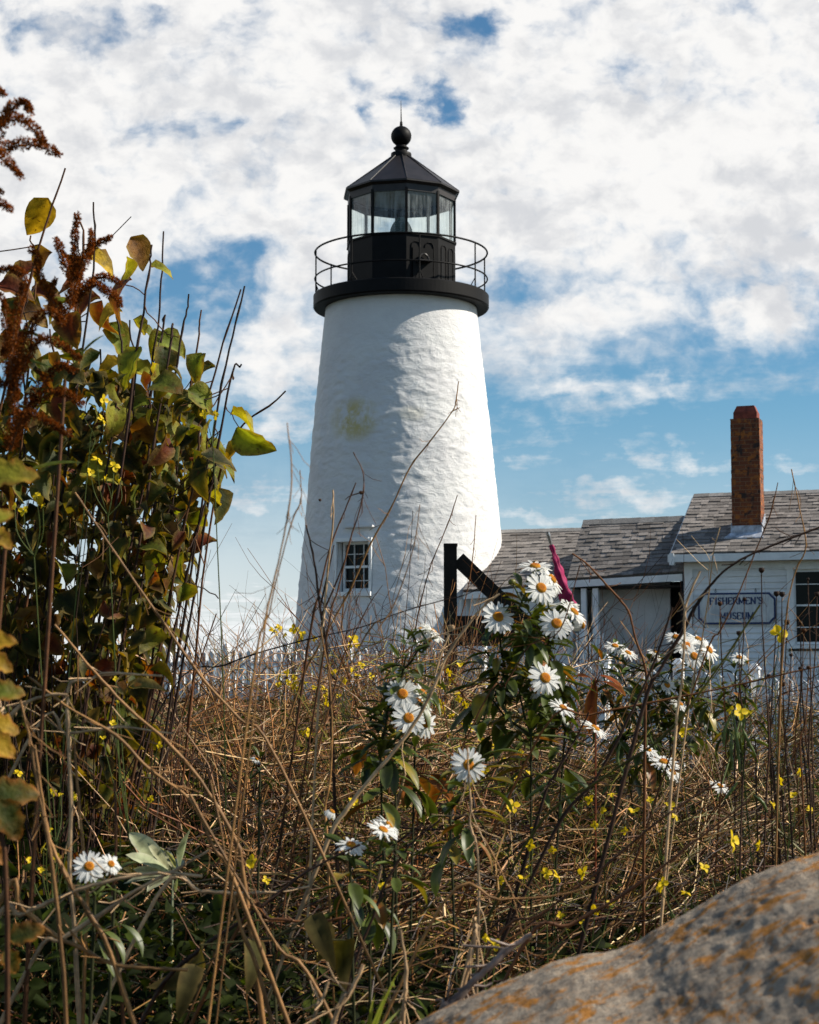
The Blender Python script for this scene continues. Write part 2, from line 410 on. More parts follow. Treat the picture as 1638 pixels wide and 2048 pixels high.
M['disc'] = attr_mat('flower_disc', 0.8, 0.2, 0, 300, 0.35, bump=0.6, bscale=500)
M['plume'] = attr_mat('rusty_plume', 0.9, 0.1, 0.3, 80, 0.35, (1.1, 0.8, 0.4))

def tower_mat():
    m_, t_, b = new_mat('whitewashed_masonry')
    o = t_.obj(); x_, y_, z_ = t_.sep(o)
    n = t_.noise(o, 1.6, 5, 0.6)
    c = t_.mix(t_.ramp(n, 0.3, 0.75), (0.63, 0.62, 0.62, 1), (0.71, 0.705, 0.69, 1))
    # ochre weather stain on the seaward side
    q = t_.vec(t_.m('MULTIPLY', x_, 1.6), t_.m('MULTIPLY', y_, 1.6), t_.m('MULTIPLY', z_, 1.0))
    w = t_.noise(q, 2.6, 6, 0.65, 0.4)
    dx = t_.m('DIVIDE', t_.m('SUBTRACT', x_, -0.86), 0.42); dz = t_.m('DIVIDE', t_.m('SUBTRACT', z_, 5.42), 0.40)
    r = t_.m('ADD', t_.m('MULTIPLY', dx, dx), t_.m('MULTIPLY', dz, dz))
    f = t_.m('MULTIPLY', t_.ramp(r, 1.6, 0.0), t_.ramp(w, 0.36, 0.58))
    f = t_.m('MULTIPLY', f, t_.ramp(y_, 0.0, -0.4))
    c = t_.mix(t_.m('MULTIPLY', f, 0.85), c, (0.52, 0.42, 0.12, 1))
    dx2 = t_.m('DIVIDE', t_.m('SUBTRACT', x_, 0.2), 0.3); dz2 = t_.m('DIVIDE', t_.m('SUBTRACT', z_, 5.5), 0.17)
    r2 = t_.m('ADD', t_.m('MULTIPLY', dx2, dx2), t_.m('MULTIPLY', dz2, dz2))
    c = t_.mix(t_.m('MULTIPLY', t_.m('MULTIPLY', t_.ramp(r2, 1.2, 0.1), t_.ramp(y_, 0, -0.4)), 0.28), c, (0.62, 0.56, 0.36, 1))
    t_.l.new(c, b.inputs['Base Color']); b.inputs['Roughness'].default_value = 0.75; b.inputs['Specular IOR Level'].default_value = 0.25
    h = t_.m('ADD', t_.m('MULTIPLY', t_.noise(t_.scale(o, (1, 1, 1.7)), 7, 6, 0.65, 0.6), 1.2), t_.m('MULTIPLY', t_.noise(o, 45, 4, 0.7), 0.35))
    t_.l.new(t_.bump(h, 0.6, 0.03), b.inputs['Normal'])
    return m_
M['tower'] = tower_mat()

def glass_mat(name, streak=0.25, tint=(0.86, 0.93, 0.92)):
    m_, t_, b = new_mat(name); t_.n.remove(b)
    o = t_.obj(); x_, y_, z_ = t_.sep(o)
    s_ = t_.noise(t_.vec(t_.m('MULTIPLY', x_, 22), t_.m('MULTIPLY', y_, 22), t_.m('MULTIPLY', z_, 1.4)), 1.0, 5, 0.6)
    s2 = t_.noise(o, 4, 4, 0.6)
    tr = t_.new('ShaderNodeBsdfTransparent'); tr.inputs[0].default_value = (*tint, 1)
    gl = t_.new('ShaderNodeBsdfGlossy'); gl.inputs['Roughness'].default_value = 0.04
    df = t_.new('ShaderNodeBsdfDiffuse'); df.inputs[0].default_value = (0.62, 0.68, 0.68, 1)
    fr = t_.new('ShaderNodeLayerWeight'); fr.inputs[0].default_value = 0.15
    m1 = t_.new('ShaderNodeMixShader'); t_.l.new(t_.m('ADD', t_.m('MULTIPLY', fr.outputs[1], 0.5), 0.03), m1.inputs[0]); t_.l.new(tr.outputs[0], m1.inputs[1]); t_.l.new(gl.outputs[0], m1.inputs[2])
    m2 = t_.new('ShaderNodeMixShader'); t_.l.new(t_.m('MULTIPLY', t_.ramp(t_.m('ADD', s_, t_.m('MULTIPLY', s2, 0.4)), 0.55, 0.95), streak), m2.inputs[0])
    t_.l.new(m1.outputs[0], m2.inputs[1]); t_.l.new(df.outputs[0], m2.inputs[2])
    t_.l.new(m2.outputs[0], t_.n['Material Output'].inputs[0])
    return m_
M['lglass'] = glass_mat('streaked_lantern_glass', 0.28, (0.9, 0.96, 0.95))
M['lens'] = plain('fresnel_glass', (0.045, 0.09, 0.08), 0.08, 0.0, 0.2, spec=1.0)
m_, t_, b = new_mat('dark_window_glass')
b.inputs['Base Color'].default_value = (0.006, 0.007, 0.009, 1); b.inputs['Roughness'].default_value = 0.06; b.inputs['Specular IOR Level'].default_value = 0.1
M['wglass'] = m_

def brick_mat():
    m_, t_, b = new_mat('weathered_brick')
    o = t_.obj(); x_, y_, z_ = t_.sep(o)
    br = t_.new('ShaderNodeTexBrick'); t_.l.new(t_.vec(t_.m('ADD', x_, y_), z_, 0), br.inputs['Vector'])
    br.inputs['Scale'].default_value = 1.0; br.inputs['Brick Width'].default_value = 0.2; br.inputs['Row Height'].default_value = 0.072
    br.inputs['Mortar Size'].default_value = 0.006; br.inputs['Color1'].default_value = (0.19, 0.050, 0.016, 1); br.inputs['Color2'].default_value = (0.12, 0.032, 0.012, 1)
    br.inputs['Mortar'].default_value = (0.20, 0.105, 0.055, 1)
    n = t_.noise(o, 7.5, 6, 0.65)
    c = t_.mix(t_.ramp(n, 0.50, 0.62, 0, 0.85), br.outputs[0], (0.38, 0.115, 0.016, 1))     # orange lichen
    n2 = t_.noise(t_.scale(o, (1, 1, 0.8)), 6.0, 6, 0.6, 0.5)
    c = t_.mix(t_.m('MULTIPLY', t_.ramp(n2, 0.54, 0.62), 0.9), c, (0.022, 0.016, 0.014, 1))   # soot and black lichen
    t_.l.new(c, b.inputs['Base Color']); b.inputs['Roughness'].default_value = 0.9
    h = t_.m('ADD', t_.m('MULTIPLY', br.outputs[1], -0.6), t_.noise(o, 40, 4, 0.6))
    t_.l.new(t_.bump(h, 0.6, 0.02), b.inputs['Normal'])
    return m_
M['brick'] = brick_mat()

def rock_mat():
    m_, t_, b = new_mat('lichen_granite')
    o = t_.obj()
    n = t_.noise(o, 24, 9, 0.7); nf = t_.noise(o, 160, 5, 0.75)
    c = t_.mix(t_.ramp(n, 0.32, 0.68), (0.16, 0.135, 0.112, 1), (0.42, 0.35, 0.275, 1))
    c = t_.mix(t_.m('MULTIPLY', t_.ramp(nf, 0.42, 0.68), 0.7), c, (0.54, 0.42, 0.30, 1))
    l1 = t_.noise(t_.scale(o, (1, 1.3, 1)), 30, 10, 0.74, 0.5)
    c = t_.mix(t_.m('MULTIPLY', t_.ramp(l1, 0.50, 0.58), 0.9), c, (0.46, 0.18, 0.016, 1))
    l2 = t_.noise(t_.scale(o, (1.4, 1, 1)), 60, 9, 0.75, 0.3)
    c = t_.mix(t_.m('MULTIPLY', t_.ramp(l2, 0.56, 0.66), 0.8), c, (0.46, 0.30, 0.18, 1))
    l3 = t_.noise(t_.scale(o, (1, 1.6, 1)), 48, 9, 0.78, 0.4)
    c = t_.mix(t_.m('MULTIPLY', t_.ramp(l3, 0.57, 0.64), 0.85), c, (0.022, 0.020, 0.019, 1))
    t_.l.new(c, b.inputs['Base Color']); b.inputs['Roughness'].default_value = 0.92; b.inputs['Specular IOR Level'].default_value = 0.2
    h = t_.m('ADD', t_.noise(o, 30, 8, 0.7), t_.m('MULTIPLY', t_.noise(o, 190, 5, 0.7), 0.4))
    t_.l.new(t_.bump(h, 0.9, 0.018), b.inputs['Normal'])
    return m_
M['rock'] = rock_mat()

def ground_mat():
    m_, t_, b = new_mat('dark_soil_and_grass')
    o = t_.obj(); x_, y_, z_ = t_.sep(o)
    n = t_.noise(o, 0.8, 6, 0.65); n2 = t_.noise(o, 25, 5, 0.7)
    c = t_.mix(t_.ramp(n2, 0.35, 0.7), (0.006, 0.005, 0.0035, 1), (0.020, 0.014, 0.008, 1))
    g = t_.mix(t_.ramp(n, 0.35, 0.65), (0.022, 0.022, 0.006, 1), (0.045, 0.035, 0.011, 1))
    c = t_.mix(t_.ramp(y_, 9.0, 13.0), c, g)
    t_.l.new(c, b.inputs['Base Color']); b.inputs['Roughness'].default_value = 1.0; b.inputs['Specular IOR Level'].default_value = 0.05
    t_.l.new(t_.bump(n2, 0.8, 0.04), b.inputs['Normal'])
    return m_
M['ground'] = ground_mat()
m_, t_, b = new_mat('sea_water')
b.inputs['Base Color'].default_value = (0.05, 0.10, 0.13, 1); b.inputs['Roughness'].default_value = 0.25
t_.l.new(t_.bump(t_.noise(t_.obj(), 0.6, 5, 0.6), 0.4, 0.3), b.inputs['Normal']); M['sea'] = m_


# ------------------------------------------------------------------ terrain and sea
ys = np.concatenate([np.linspace(-8, 12, 80), np.linspace(12.5, 60, 80), np.geomspace(62, 9000, 40)])
xs = np.concatenate([-np.geomspace(9000, 9, 34), np.linspace(-8.5, 8.5, 90), np.geomspace(9, 9000, 34)])
X, Y = np.meshgrid(xs, ys); Z = ground(X, Y)
nx, ny = len(xs), len(ys); ii = (np.arange(ny - 1)[:, None] * nx + np.arange(nx - 1)[None]).ravel()
tag(MB().add(np.stack([X, Y, Z], -1).reshape(-1, 3), np.stack([ii, ii + 1, ii + nx + 1, ii + nx], 1)).build('ground', M['ground'], smooth=True), kind='structure')
tag(MB().add([(-9000, 50, -5.5), (9000, 50, -5.5), (9000, 12000, -5.5), (-9000, 12000, -5.5)], np.array([(0, 1, 2, 3)])).build('sea', M['sea']), kind='structure')


# ------------------------------------------------------------------ lighthouse
TY = 33.0; K = TY / F
def zt(py, Y=TY): return PX(797, py, Y)[2]
TX = (802 - 819) * K
def axis(z): return TX + (0.055 - 0.055 * min(1, max(0, (z - 0.6) / 6.6)))          # the old masonry is a touch off plumb
lh = thing('lighthouse', 'white conical stone lighthouse with black iron lantern and gallery', 'lighthouse', (TX, TY, 0.33))
def P_(o): return under(o, lh)
# masonry tower, with the window opening left out of the shell
prof = [(637, 155), (850, 178), (1065, 197), (1240, 215), (1400, 233)]
pz = [zt(a) for a, _ in prof][::-1]; pr = [b_ * K for _, b_ in prof][::-1]
z_top = zt(620); z_bot = 0.1
WPHI = R_(-27.5); wz0, wz1 = zt(1192, TY - 1.75), zt(1076, TY - 1.75)
wr = float(np.interp((wz0 + wz1) / 2, pz, pr)); whw = 0.395
wa = math.asin(whw / wr)
ths = np.unique(np.round(np.concatenate([np.linspace(-math.pi, math.pi, 421)[:-1], [WPHI - wa, WPHI + wa]]), 5))
zs = np.unique(np.round(np.concatenate([np.linspace(z_bot, z_top, 330), [wz0, wz1]]), 5))
TH, ZZ = np.meshgrid(ths, zs)
RR = np.interp(ZZ, pz, pr)
RR = np.where(ZZ > pz[-1], pr[-1] - (ZZ - pz[-1]) * (pr[-2] - pr[-1]) / (pz[-1] - pz[-2]), RR)
pos = np.stack([np.sin(TH) * RR, -np.cos(TH) * RR, ZZ], -1).reshape(-1, 3)
wob = pos + 0.25 * np.stack([fbm(pos * 2.2, 2, 31) - .5, fbm(pos * 2.2, 2, 32) - .5, fbm(pos * 2.2, 2, 33) - .5], 1)
e1 = np.abs(fbm(wob * np.array([2.6, 2.6, 5.0]), 3, 11) - 0.5) * 2          # ridged: stones bulging under the plaster
e2 = fbm(pos * 1.1, 2, 12) - 0.5
e3 = fbm(wob * np.array([6, 6, 10]), 3, 13) - 0.5
amt = (smooth01(0.3, 1.2, z_top - ZZ)).ravel()
rr = RR.ravel() + amt * (0.027 * (e1 - 0.25) + 0.008 * e2 + 0.022 * e3)
V = np.stack([np.sin(TH).ravel() * rr, -np.cos(TH).ravel() * rr, ZZ.ravel()], 1)
V[:, 0] += np.array([axis(q) for q in zs]).repeat(len(ths)); V[:, 1] += TY
nt = len(ths); nz = len(zs)
a_, b_ = np.meshgrid(np.arange(nt), np.arange(nz - 1)); a2 = (a_ + 1) % nt
tc = np.where(a_ == nt - 1, math.pi, (ths[a_] + ths[a2]) / 2); zc = (zs[b_] + zs[b_ + 1]) / 2
keep = ~((np.abs(tc - WPHI) < wa) & (zc > wz0) & (zc < wz1))
Fq = np.stack([b_ * nt + a_, b_ * nt + a2, (b_ + 1) * nt + a2, (b_ + 1) * nt + a_], -1)[keep]
tb = MB().add(V - np.array([TX, TY, 0]), Fq)
tower = tb.build('tower', M['tower'], smooth=True); tower.location = (TX, TY, 0); P_(tower)

# window in the tower
wn = np.array([math.sin(WPHI), -math.cos(WPHI), 0]); wt = np.array([math.cos(WPHI), math.sin(WPHI), 0]); wu = np.array([0, 0, 1.0])
zm = (wz0 + wz1) / 2; chord = wr * math.cos(wa)
wc = np.array([axis(zm), TY, zm]) + wn * chord
FR = np.array([wt, wn, wu]); hh = (wz1 - wz0) / 2
def wpt(a, n_, u_): return wc + wt * a + wn * n_ + wu * u_
win = P_(MB().box(wpt(-whw + .03, -.12, 0), (.055, .34, 2 * hh), FR).box(wpt(whw - .03, -.12, 0), (.055, .34, 2 * hh), FR)
         .box(wpt(0, -.11, hh - .03), (2 * whw - .11, .36, .07), FR).box(wpt(0, -.09, -hh + .035), (2 * whw + .04, .44, .08), FR).build('window', M['trim']))
gw = 2 * whw - .13 - .06
sx = 0.03
sb = MB()
for s_ in (-1, 1): sb.box(wpt(sx + s_ * (gw / 2 + .012), -.16, .005), (.036, .05, 2 * hh - .13), FR)
sb.box(wpt(sx, -.16, hh - .085), (gw, .05, .05), FR).box(wpt(sx, -.16, -hh + .11), (gw, .05, .07), FR).box(wpt(sx, -.155, .01), (gw, .06, .045), FR)
for q in (-1, 1): sb.box(wpt(sx + q * gw / 6, -.16, 0), (.012, .034, 2 * hh - .2), FR)
for q in (.5, -.5): sb.box(wpt(sx, -.161, q * hh * .92), (gw, .03, .012), FR)
sash = sb.build('sash', M['trim']); sash.parent = win; sash.matrix_parent_inverse = win.matrix_parent_inverse.copy(); sash.matrix_parent_inverse = Matrix.Identity(4)
g_ = MB().box(wpt(sx - .02, -.19, 0), (gw + .12, .012, 2 * hh - .14), FR).build('glass', M['wglass']); g_.parent = win
P_(MB().box(wpt(0, -.62, 0), (2 * whw + .3, .7, 2 * hh + .3), FR).build('dark_room_box', M['dark']))  # near-black box stands in for the unlit room behind the glass
P_(MB().box(wpt(.1, .0, hh + .21), (.62, .10, .035), FR).build('lintel', M['tower']))

# gallery deck
zd0, zd1 = zt(620), zt(593); RD = 178 * K
P_(MB().lathe([(1.3, zd0 - .005), (RD - .02, zd0), (RD, zd0 + .03), (RD, zd1 - .02), (RD - .02, zd1), (0.5, zd1 + .005)], (TX, TY), 128).build('gallery_deck', M['black'], smooth=False))
# railing
RL = 175 * K; zr1, zr2 = zt(508), zt(560)
rb = MB()
th = np.linspace(0, 2 * math.pi, 97)
for z_, r_ in ((zr1, .019), (zr2, .016)):
    rb.tubes(np.stack([TX + RL * np.sin(th), TY - RL * np.cos(th), th * 0 + z_], 1)[None], r_, 6)
P_(rb.build('railing', M['black'], smooth=True))
for k in range(8):
    a = R_(12 + 45 * k); o = np.array([math.sin(a), -math.cos(a), 0]); tg = np.array([math.cos(a), math.sin(a), 0]); c0 = np.array([TX, TY, 0])
    pb = MB().tube([c0 + o * RL + wu * (zd1 - .0), c0 + o * RL + wu * (zr1 + .01)], .016, .016, 6)
    for s_ in (-1, 1): pb.tube([c0 + o * RL + wu * (zd1 + .17), c0 + o * (RL - .05) + tg * s_ * .085 + wu * zd1], .010, .010, 5)
    P_(pb.build('railing_post', M['black'], smooth=True))
# ten-sided lantern
NS = 10; VA = [R_(5.6 + 36 * k) for k in range(NS)]
RLN = 112 * K; zg0 = zt(467, TY - RLN); zg1 = zt(379, TY - RLN); ze = zt(355, TY - 1.19)
def lv(k, r, z_): a = VA[k % NS]; return np.array([TX + r * math.sin(a), TY - r * math.cos(a), z_])
wb = MB()
for k in range(NS):
    q = [lv(k, RLN, zd1), lv(k + 1, RLN, zd1), lv(k + 1, RLN - .05, zd1), lv(k, RLN - .05, zd1)]
    wb.hexa(q + [p + wu * (zg0 - zd1) for p in q])
P_(wb.build('lantern_wall', M['black']))
sill = MB()
for k in range(NS):
    q = [lv(k, RLN + .025, zg0), lv(k + 1, RLN + .025, zg0), lv(k + 1, RLN - .07, zg0), lv(k, RLN - .07, zg0)]
    sill.hexa(q + [p + wu * .035 for p in q])
P_(sill.build('lantern_sill', M['black']))
for k in range(NS):
    # raised arch mouldings, two to a panel
    a0, a1 = lv(k, RLN, 0), lv(k + 1, RLN, 0); tdir = (a1 - a0); Lp = np.linalg.norm(tdir); tdir /= Lp; nd = np.cross(tdir, wu)
    mb = MB()
    if k in (8, 9): cxs = ()
    else: cxs = (.29, .71)
    for cx in cxs:
        c0 = a0 + tdir * Lp * cx + nd * .008; hw = Lp * .14; zb, ztp = zd1 + .14, zg0 - .22
        pts = [c0 - tdir * hw + wu * zb, c0 - tdir * hw + wu * ztp] + [c0 - tdir * hw * math.cos(q) + wu * (ztp + hw * math.sin(q)) for q in np.linspace(0.3, math.pi - .3, 7)] + [c0 + tdir * hw + wu * ztp, c0 + tdir * hw + wu * zb, c0 - tdir * hw + wu * zb]
        mb.tubes(np.array(pts)[None], .008, 5)
    if cxs: P_(mb.build('panel_moulding', M['black']))
    gl = MB(); q = [lv(k, RLN - .03, zg0), lv(k + 1, RLN - .03, zg0), lv(k + 1, RLN - .03, zg1 + .02), lv(k, RLN - .03, zg1 + .02)]
    gl.add(q, np.array([(0, 1, 2, 3)])); gl.v[0] -= np.array([TX, TY, 8.0]); go = gl.build('lantern_pane', M['lglass']); go.location = (TX, TY, 8.0); P_(go)
    P_(MB().beam(lv(k, RLN - .01, zg0), lv(k, RLN - .01, zg1 + .05), .05, .04, up=lv(k, 1, 0) - np.array([TX, TY, 0])).build('glazing_bar', M['black']))
# hatch with its small vent hood
k = 0; a0, a1 = lv(0, RLN, 0), lv(1, RLN, 0); tdir = (a1 - a0); Lp = np.linalg.norm(tdir); tdir /= Lp; nd = np.cross(tdir, wu); c0 = (a0 + a1) / 2
FM = np.array([tdir, nd, wu])
ht = P_(MB().box(c0 + nd * .012 + wu * (zd1 + .4), (.42, .03, .66), FM).build('hatch', M['black']))
vh = MB().box(c0 + nd * .10 + wu * (zd1 + .46), (.26, .16, .03), FM)
vh.tubes(np.array([c0 + tdir * .1 * math.cos(q) + nd * .07 + wu * (zd1 + .48 + .13 * math.sin(q)) for q in np.linspace(0, math.pi, 9)])[None], .02, 5)
vo = vh.build('vent_hood', M['roofiron']); vo.parent = ht
# cornice, roof, finial
RE = 121 * K
cb = MB()
for (r0, z0, r1, z1) in ((RLN + .005, zg1, RLN + .005, zg1 + .13), (RLN + .004, zg1 + .13, RE - .01, ze - .02)):
    for k in range(NS):
        q0 = [lv(k, r0, z0), lv(k + 1, r0, z0), lv(k + 1, r0 - .06, z0), lv(k, r0 - .06, z0)]
        q1 = [lv(k, r1, z1), lv(k + 1, r1, z1), lv(k + 1, r1 - .06, z1), lv(k, r1 - .06, z1)]
        cb.hexa(q0 + q1)
P_(cb.build('cornice', M['roofiron']))
zn = zt(314); rf = MB()
for k in range(NS):
    q0 = [lv(k, RE, ze - .03), lv(k + 1, RE, ze - .03), lv(k + 1, RE - .1, ze - .03), lv(k, RE - .1, ze - .03)]
    rf.hexa(q0 + [lv(k, RE, ze), lv(k + 1, RE, ze), lv(k + 1, RE - .1, ze + .04), lv(k, RE - .1, ze + .04)])
    rf.add([lv(k, RE + .002, ze), lv(k + 1, RE + .002, ze), lv(k + 1, .17, zn), lv(k, .17, zn)], np.array([(0, 1, 2, 3)]))
roof = P_(rf.build('lantern_roof', M['roofiron']))
sm = MB()
for k in range(NS): sm.tube([lv(k, RE - .01, ze + .006), lv(k, .18, zn + .006)], .011, .011, 5)
so_ = sm.build('roof_seams', M['roofiron']); so_.parent = roof
P_(MB().add([lv(k, RE - .08, ze - .02) for k in range(NS)] + [[TX, TY, ze + .1]], np.array([(k, (k + 1) % NS, NS) for k in range(NS)])).build('roof_lining', plain('pale_lining', (.62, .66, .65), .7)))
zb_ = zt(272.7); rbl = 21 * K
fin = [(.20, zn - .03), (.205, zn + .03), (.20, zn + .07), (.13, zn + .10), (.115, zn + .14), (.15, zn + .16), (.155, zn + .18), (.12, zn + .20), (.10, zb_ - rbl * .86)]
fin += [(rbl * math.cos(q), zb_ + rbl * math.sin(q)) for q in np.linspace(-1.05, 1.45, 16)] + [(.03, zb_ + rbl + .01), (.026, zb_ + rbl + .09), (.0, zb_ + rbl + .10)]
fi = P_(MB().lathe(fin, (TX, TY), 32).build('ball_finial', M['black'], smooth=True))
P_(MB().tube([(TX, TY, zb_ + rbl + .05), (TX - .005, TY, zt(201.5))], .017, .004, 6).build('lightning_rod', M['black']))
# lens and its pedestal
lp = [(.05, zg0 - .02), (.20, zg0 - .02), (.23, zg0 + .02)]
for q in np.linspace(0, 1, 13):
    rr_ = .235 * math.sin(math.pi * (.22 + .7 * q)) ** .7; z_ = zg0 + .02 + .52 * q
    lp += [(rr_ * .9, z_ + .004), (rr_, z_ + .02), (rr_ * .97, z_ + .034)]
lp += [(.04, zg0 + .60), (0, zg0 + .62)]
P_(MB().lathe(lp, (TX, TY), 20).build('fresnel_lens', M['lens']))
P_(MB().lathe([(.25, zd1 + .05), (.22, zg0 - .05), (.26, zg0 - .03), (.26, zg0)], (TX, TY), 20).build('lens_pedestal', M['black']))

# ------------------------------------------------------------------ museum buildings
HA = R_(20.0); HY = 29.5; HX = (1369 - 819) / F * HY
ua = np.array([math.cos(HA), -math.sin(HA), 0]); va = np.array([math.sin(HA), math.cos(HA), 0])
HM = np.array([ua, va, wu])
def H(u_, v_, z_): return np.array([HX, HY, 0]) + ua * u_ + va * v_ + wu * z_
def zat(py, u_, v_):
    p = H(u_, v_, 0); return PX(819 + F * p[0] / p[1], py, p[1])[2]
def shingled(name, eL, eR, rL, rR, n, parent, seed):
    """roof slope of n overlapping courses of random-width shingle tabs, eave to ridge"""
    r_ = np.random.default_rng(seed); mb = MB()
    eL, eR, rL, rR = map(np.asarray, (eL, eR, rL, rR)); W = np.linalg.norm(eR - eL)
    nrm = np.cross(eR - eL, rL - eL); nrm /= np.linalg.norm(nrm)
    def pt(a, b_): return (eL * (1 - a) + eR * a) * (1 - b_) + (rL * (1 - a) + rR * a) * b_
    for k in range(n):
        a = -r_.random() * .2 / W
        while a < 1:
            w = (.08 + .16 * r_.random()) / W; a0, a1 = max(a, 0), min(a + w, 1)
            if a1 > a0 + 1e-4:
                b0, b1 = k / n - .004 - (.012 * r_.random() if k else 0), min((k + 1.35) / n, 1); h = .013 + .012 * (r_.random() < .4)
                q = [pt(a0, b0), pt(a1, b0), pt(a1, b1), pt(a0, b1)]
                base = [q[0] - nrm * .004, q[1] - nrm * .004, q[2] - nrm * .012, q[3] - nrm * .012]
                top = [q[0] + nrm * h, q[1] + nrm * h, q[2] + nrm * .001, q[3] + nrm * .001]
                g = r_.choice([.12, .155, .185, .22]) * (.9 + .2 * r_.random()); cc = np.array([g * 1.08, g * .97, g * .90])
                mb.hexa(base + top, cc)
            a += w + .003 / W
    # deck board under the shingles and ridge caps on top
    q = [pt(0, 0), pt(1, 0), pt(1, 1), pt(0, 1)]
    mb.hexa([p - nrm * .06 for p in q] + [p - nrm * .014 for p in q], (.12, .11, .1))
    m_ = int(W / .25)
    for k in range(m_):
        g = .15 + .09 * r_.random(); p0, p1 = pt(k / m_, 1), pt((k + 1.15) / m_ if k < m_ - 1 else 1, 1)
        mb.beam(p0 + wu * .012, p1 + wu * .018, .15, .018, up=nrm, col=(g, g * .96, g * .93))
    o = mb.build(name, M['shingle']); return under(o, parent) if parent else o
def clapboards(u0, u1, z0, z1, v_, holes=(), ex=.107):
    mb = MB(); k = 0; z_ = z0
    while z_ < z1 - .01:
        zt_ = min(z_ + ex, z1)
        cuts = [(u0, u1)]
        for (a, b_, c, d_) in holes:
            if zt_ > c + .01 and z_ < d_ - .01:
                nc = []
                for (p, q) in cuts:
                    if b_ <= p or a >= q: nc.append((p, q)); continue
                    if a > p: nc.append((p, a))
                    if b_ < q: nc.append((b_, q))
                cuts = nc
        for (p, q) in cuts:
            mb.hexa([H(p, v_ - .032, z_), H(q, v_ - .032, z_), H(q, v_ + .03, z_), H(p, v_ + .03, z_),
                     H(p, v_ - .006, zt_ + .006), H(q, v_ - .006, zt_ + .006), H(q, v_ + .03, zt_ + .004), H(p, v_ + .03, zt_ + .004)])
        z_ += ex
    return mb

GZ = 0.0
# --- main house
house = thing('museum_house', 'white clapboard house with grey shingle roof and rusty brick chimney', 'house', H(0, 0, GZ))
def U(o): return under(o, house)
UR = 7.0; eu = -.166; ev = -.33; rv = 1.85
ze_ = zat(1107, eu, ev); zr_ = zat(993, eu, rv)
# window position
def usolve(px, v_):
    k = (px - 819) / F
    return (k * (HY + va[1] * v_) - HX - va[0] * v_) / (ua[0] - k * ua[1])
wu0, wu1 = usolve(1575, 0), usolve(1575, 0) + .98
wzz1, wzz0 = zat(1131, wu0, 0), zat(1296, wu0, 0)
w_eave = ze_ + .33 * (zr_ - ze_) / (rv - ev) - .05
wm = clapboards(.0, UR, GZ - .3, ze_ - .1, 0, [(wu0, wu1, wzz0, wzz1)])
wm.box(H(UR / 2, .36, (GZ - .3 + wzz0) / 2), (UR, .05, wzz0 - GZ + .3), HM).box(H(wu0 / 2, .34, 1.4), (wu0, .05, 3.2), HM).box(H((wu1 + UR) / 2, .34, 1.4), (UR - wu1, .05, 3.2), HM)
# end walls with gable
for uu, sgn in ((0.0, 1), (UR, -1)):
    a, b_ = uu, uu + sgn * .06
    pl = [(0.03, GZ - .3), (2 * rv, GZ - .3), (2 * rv, ze_ - .02), (rv, zr_ - .1), (0.03, ze_ + .1)]
    V = [H(a, p, q) for p, q in pl] + [H(b_, p, q) for p, q in pl]
    f5 = np.array([(0, 1, 2), (0, 2, 3), (0, 3, 4), (7, 6, 5), (8, 7, 5), (9, 8, 5)]); f4 = np.array([(i, (i + 1) % 5, (i + 1) % 5 + 5, i + 5) for i in range(5)])
    wm.add(V, [f5, f4])
wm.box(H(UR / 2, 2 * rv, (ze_ + GZ - .3) / 2), (UR, .06, ze_ - GZ + .3), HM)
U(wm.build('wall', M['white']))
shingled('roof', H(eu, ev, ze_), H(UR + .2, ev, ze_), H(eu, rv, zr_), H(UR + .2, rv, zr_), 18, house, 3)
U(MB().hexa([H(eu, rv + .02, zr_ - .03), H(UR + .2, rv + .02, zr_ - .03), H(UR + .2, 2 * rv - ev, ze_ - .03), H(eu, 2 * rv - ev, ze_ - .03),
             H(eu, rv + .02, zr_), H(UR + .2, rv + .02, zr_), H(UR + .2, 2 * rv - ev, ze_), H(eu, 2 * rv - ev, ze_)], (.2, .19, .18)).build('rear_roof', M['shingle']))
fb = MB().box(H((eu + UR) / 2, ev + .0, ze_ - .085), (UR - eu + .1, .05, .13), HM).box(H((eu + UR) / 2, ev / 2 + .01, ze_ - .13), (UR - eu, -ev - .04, .025), HM)
fb.box(H(eu + .02, ev + .02, ze_ - .10), (.08, .14, .20), HM)
fb.beam(H(eu - .005, ev, ze_ - .08), H(eu - .005, rv, zr_ - .08), .03, .13, up=va)
U(fb.build('fascia', M['trim']))
cbm = MB().box(H(.075, -.035, (ze_ - .15 + GZ - .3) / 2), (.15, .03, ze_ - .15 - GZ + .3), HM).box(H(UR / 2, -.04, ze_ - .205), (UR, .035, .12), HM)
U(cbm.build('corner_board', M['trim']))
# window of the house
cw = (wu0 + wu1) / 2; ch = (wzz0 + wzz1) / 2; ww_ = wu1 - wu0; wh_ = wzz1 - wzz0
hw_ = MB()
for s_ in (-1, 1): hw_.box(H(cw + s_ * (ww_ / 2 - .055), -.03, ch), (.11, .05, wh_), HM)
hw_.box(H(cw, -.03, wzz1 - .03), (ww_ + .06, .07, .08), HM).box(H(cw, -.04, wzz0 + .02), (ww_ + .06, .11, .06), HM)
hwin = U(hw_.build('window', M['trim']))
sb = MB(); gx = ww_ - .24
for s_ in (-1, 1): sb.box(H(cw + s_ * (gx / 2 + .012), .02, ch), (.05, .05, wh_ - .1), HM)
for zz_, zh_ in ((wzz1 - .09, .045), (ch + .02, .03), (wzz0 + .08, .045)): sb.box(H(cw, .02, zz_), (gx, .05, zh_), HM)
for q in (.27, -.25): sb.box(H(cw, .021, ch + q * wh_), (gx, .028, .016), HM)
o = sb.build('sash', M['trim']); o.parent = hwin
o = MB().box(H(cw, .045, ch), (gx + .06, .01, wh_ - .1), HM).build('glass', M['wglass']); o.parent = hwin
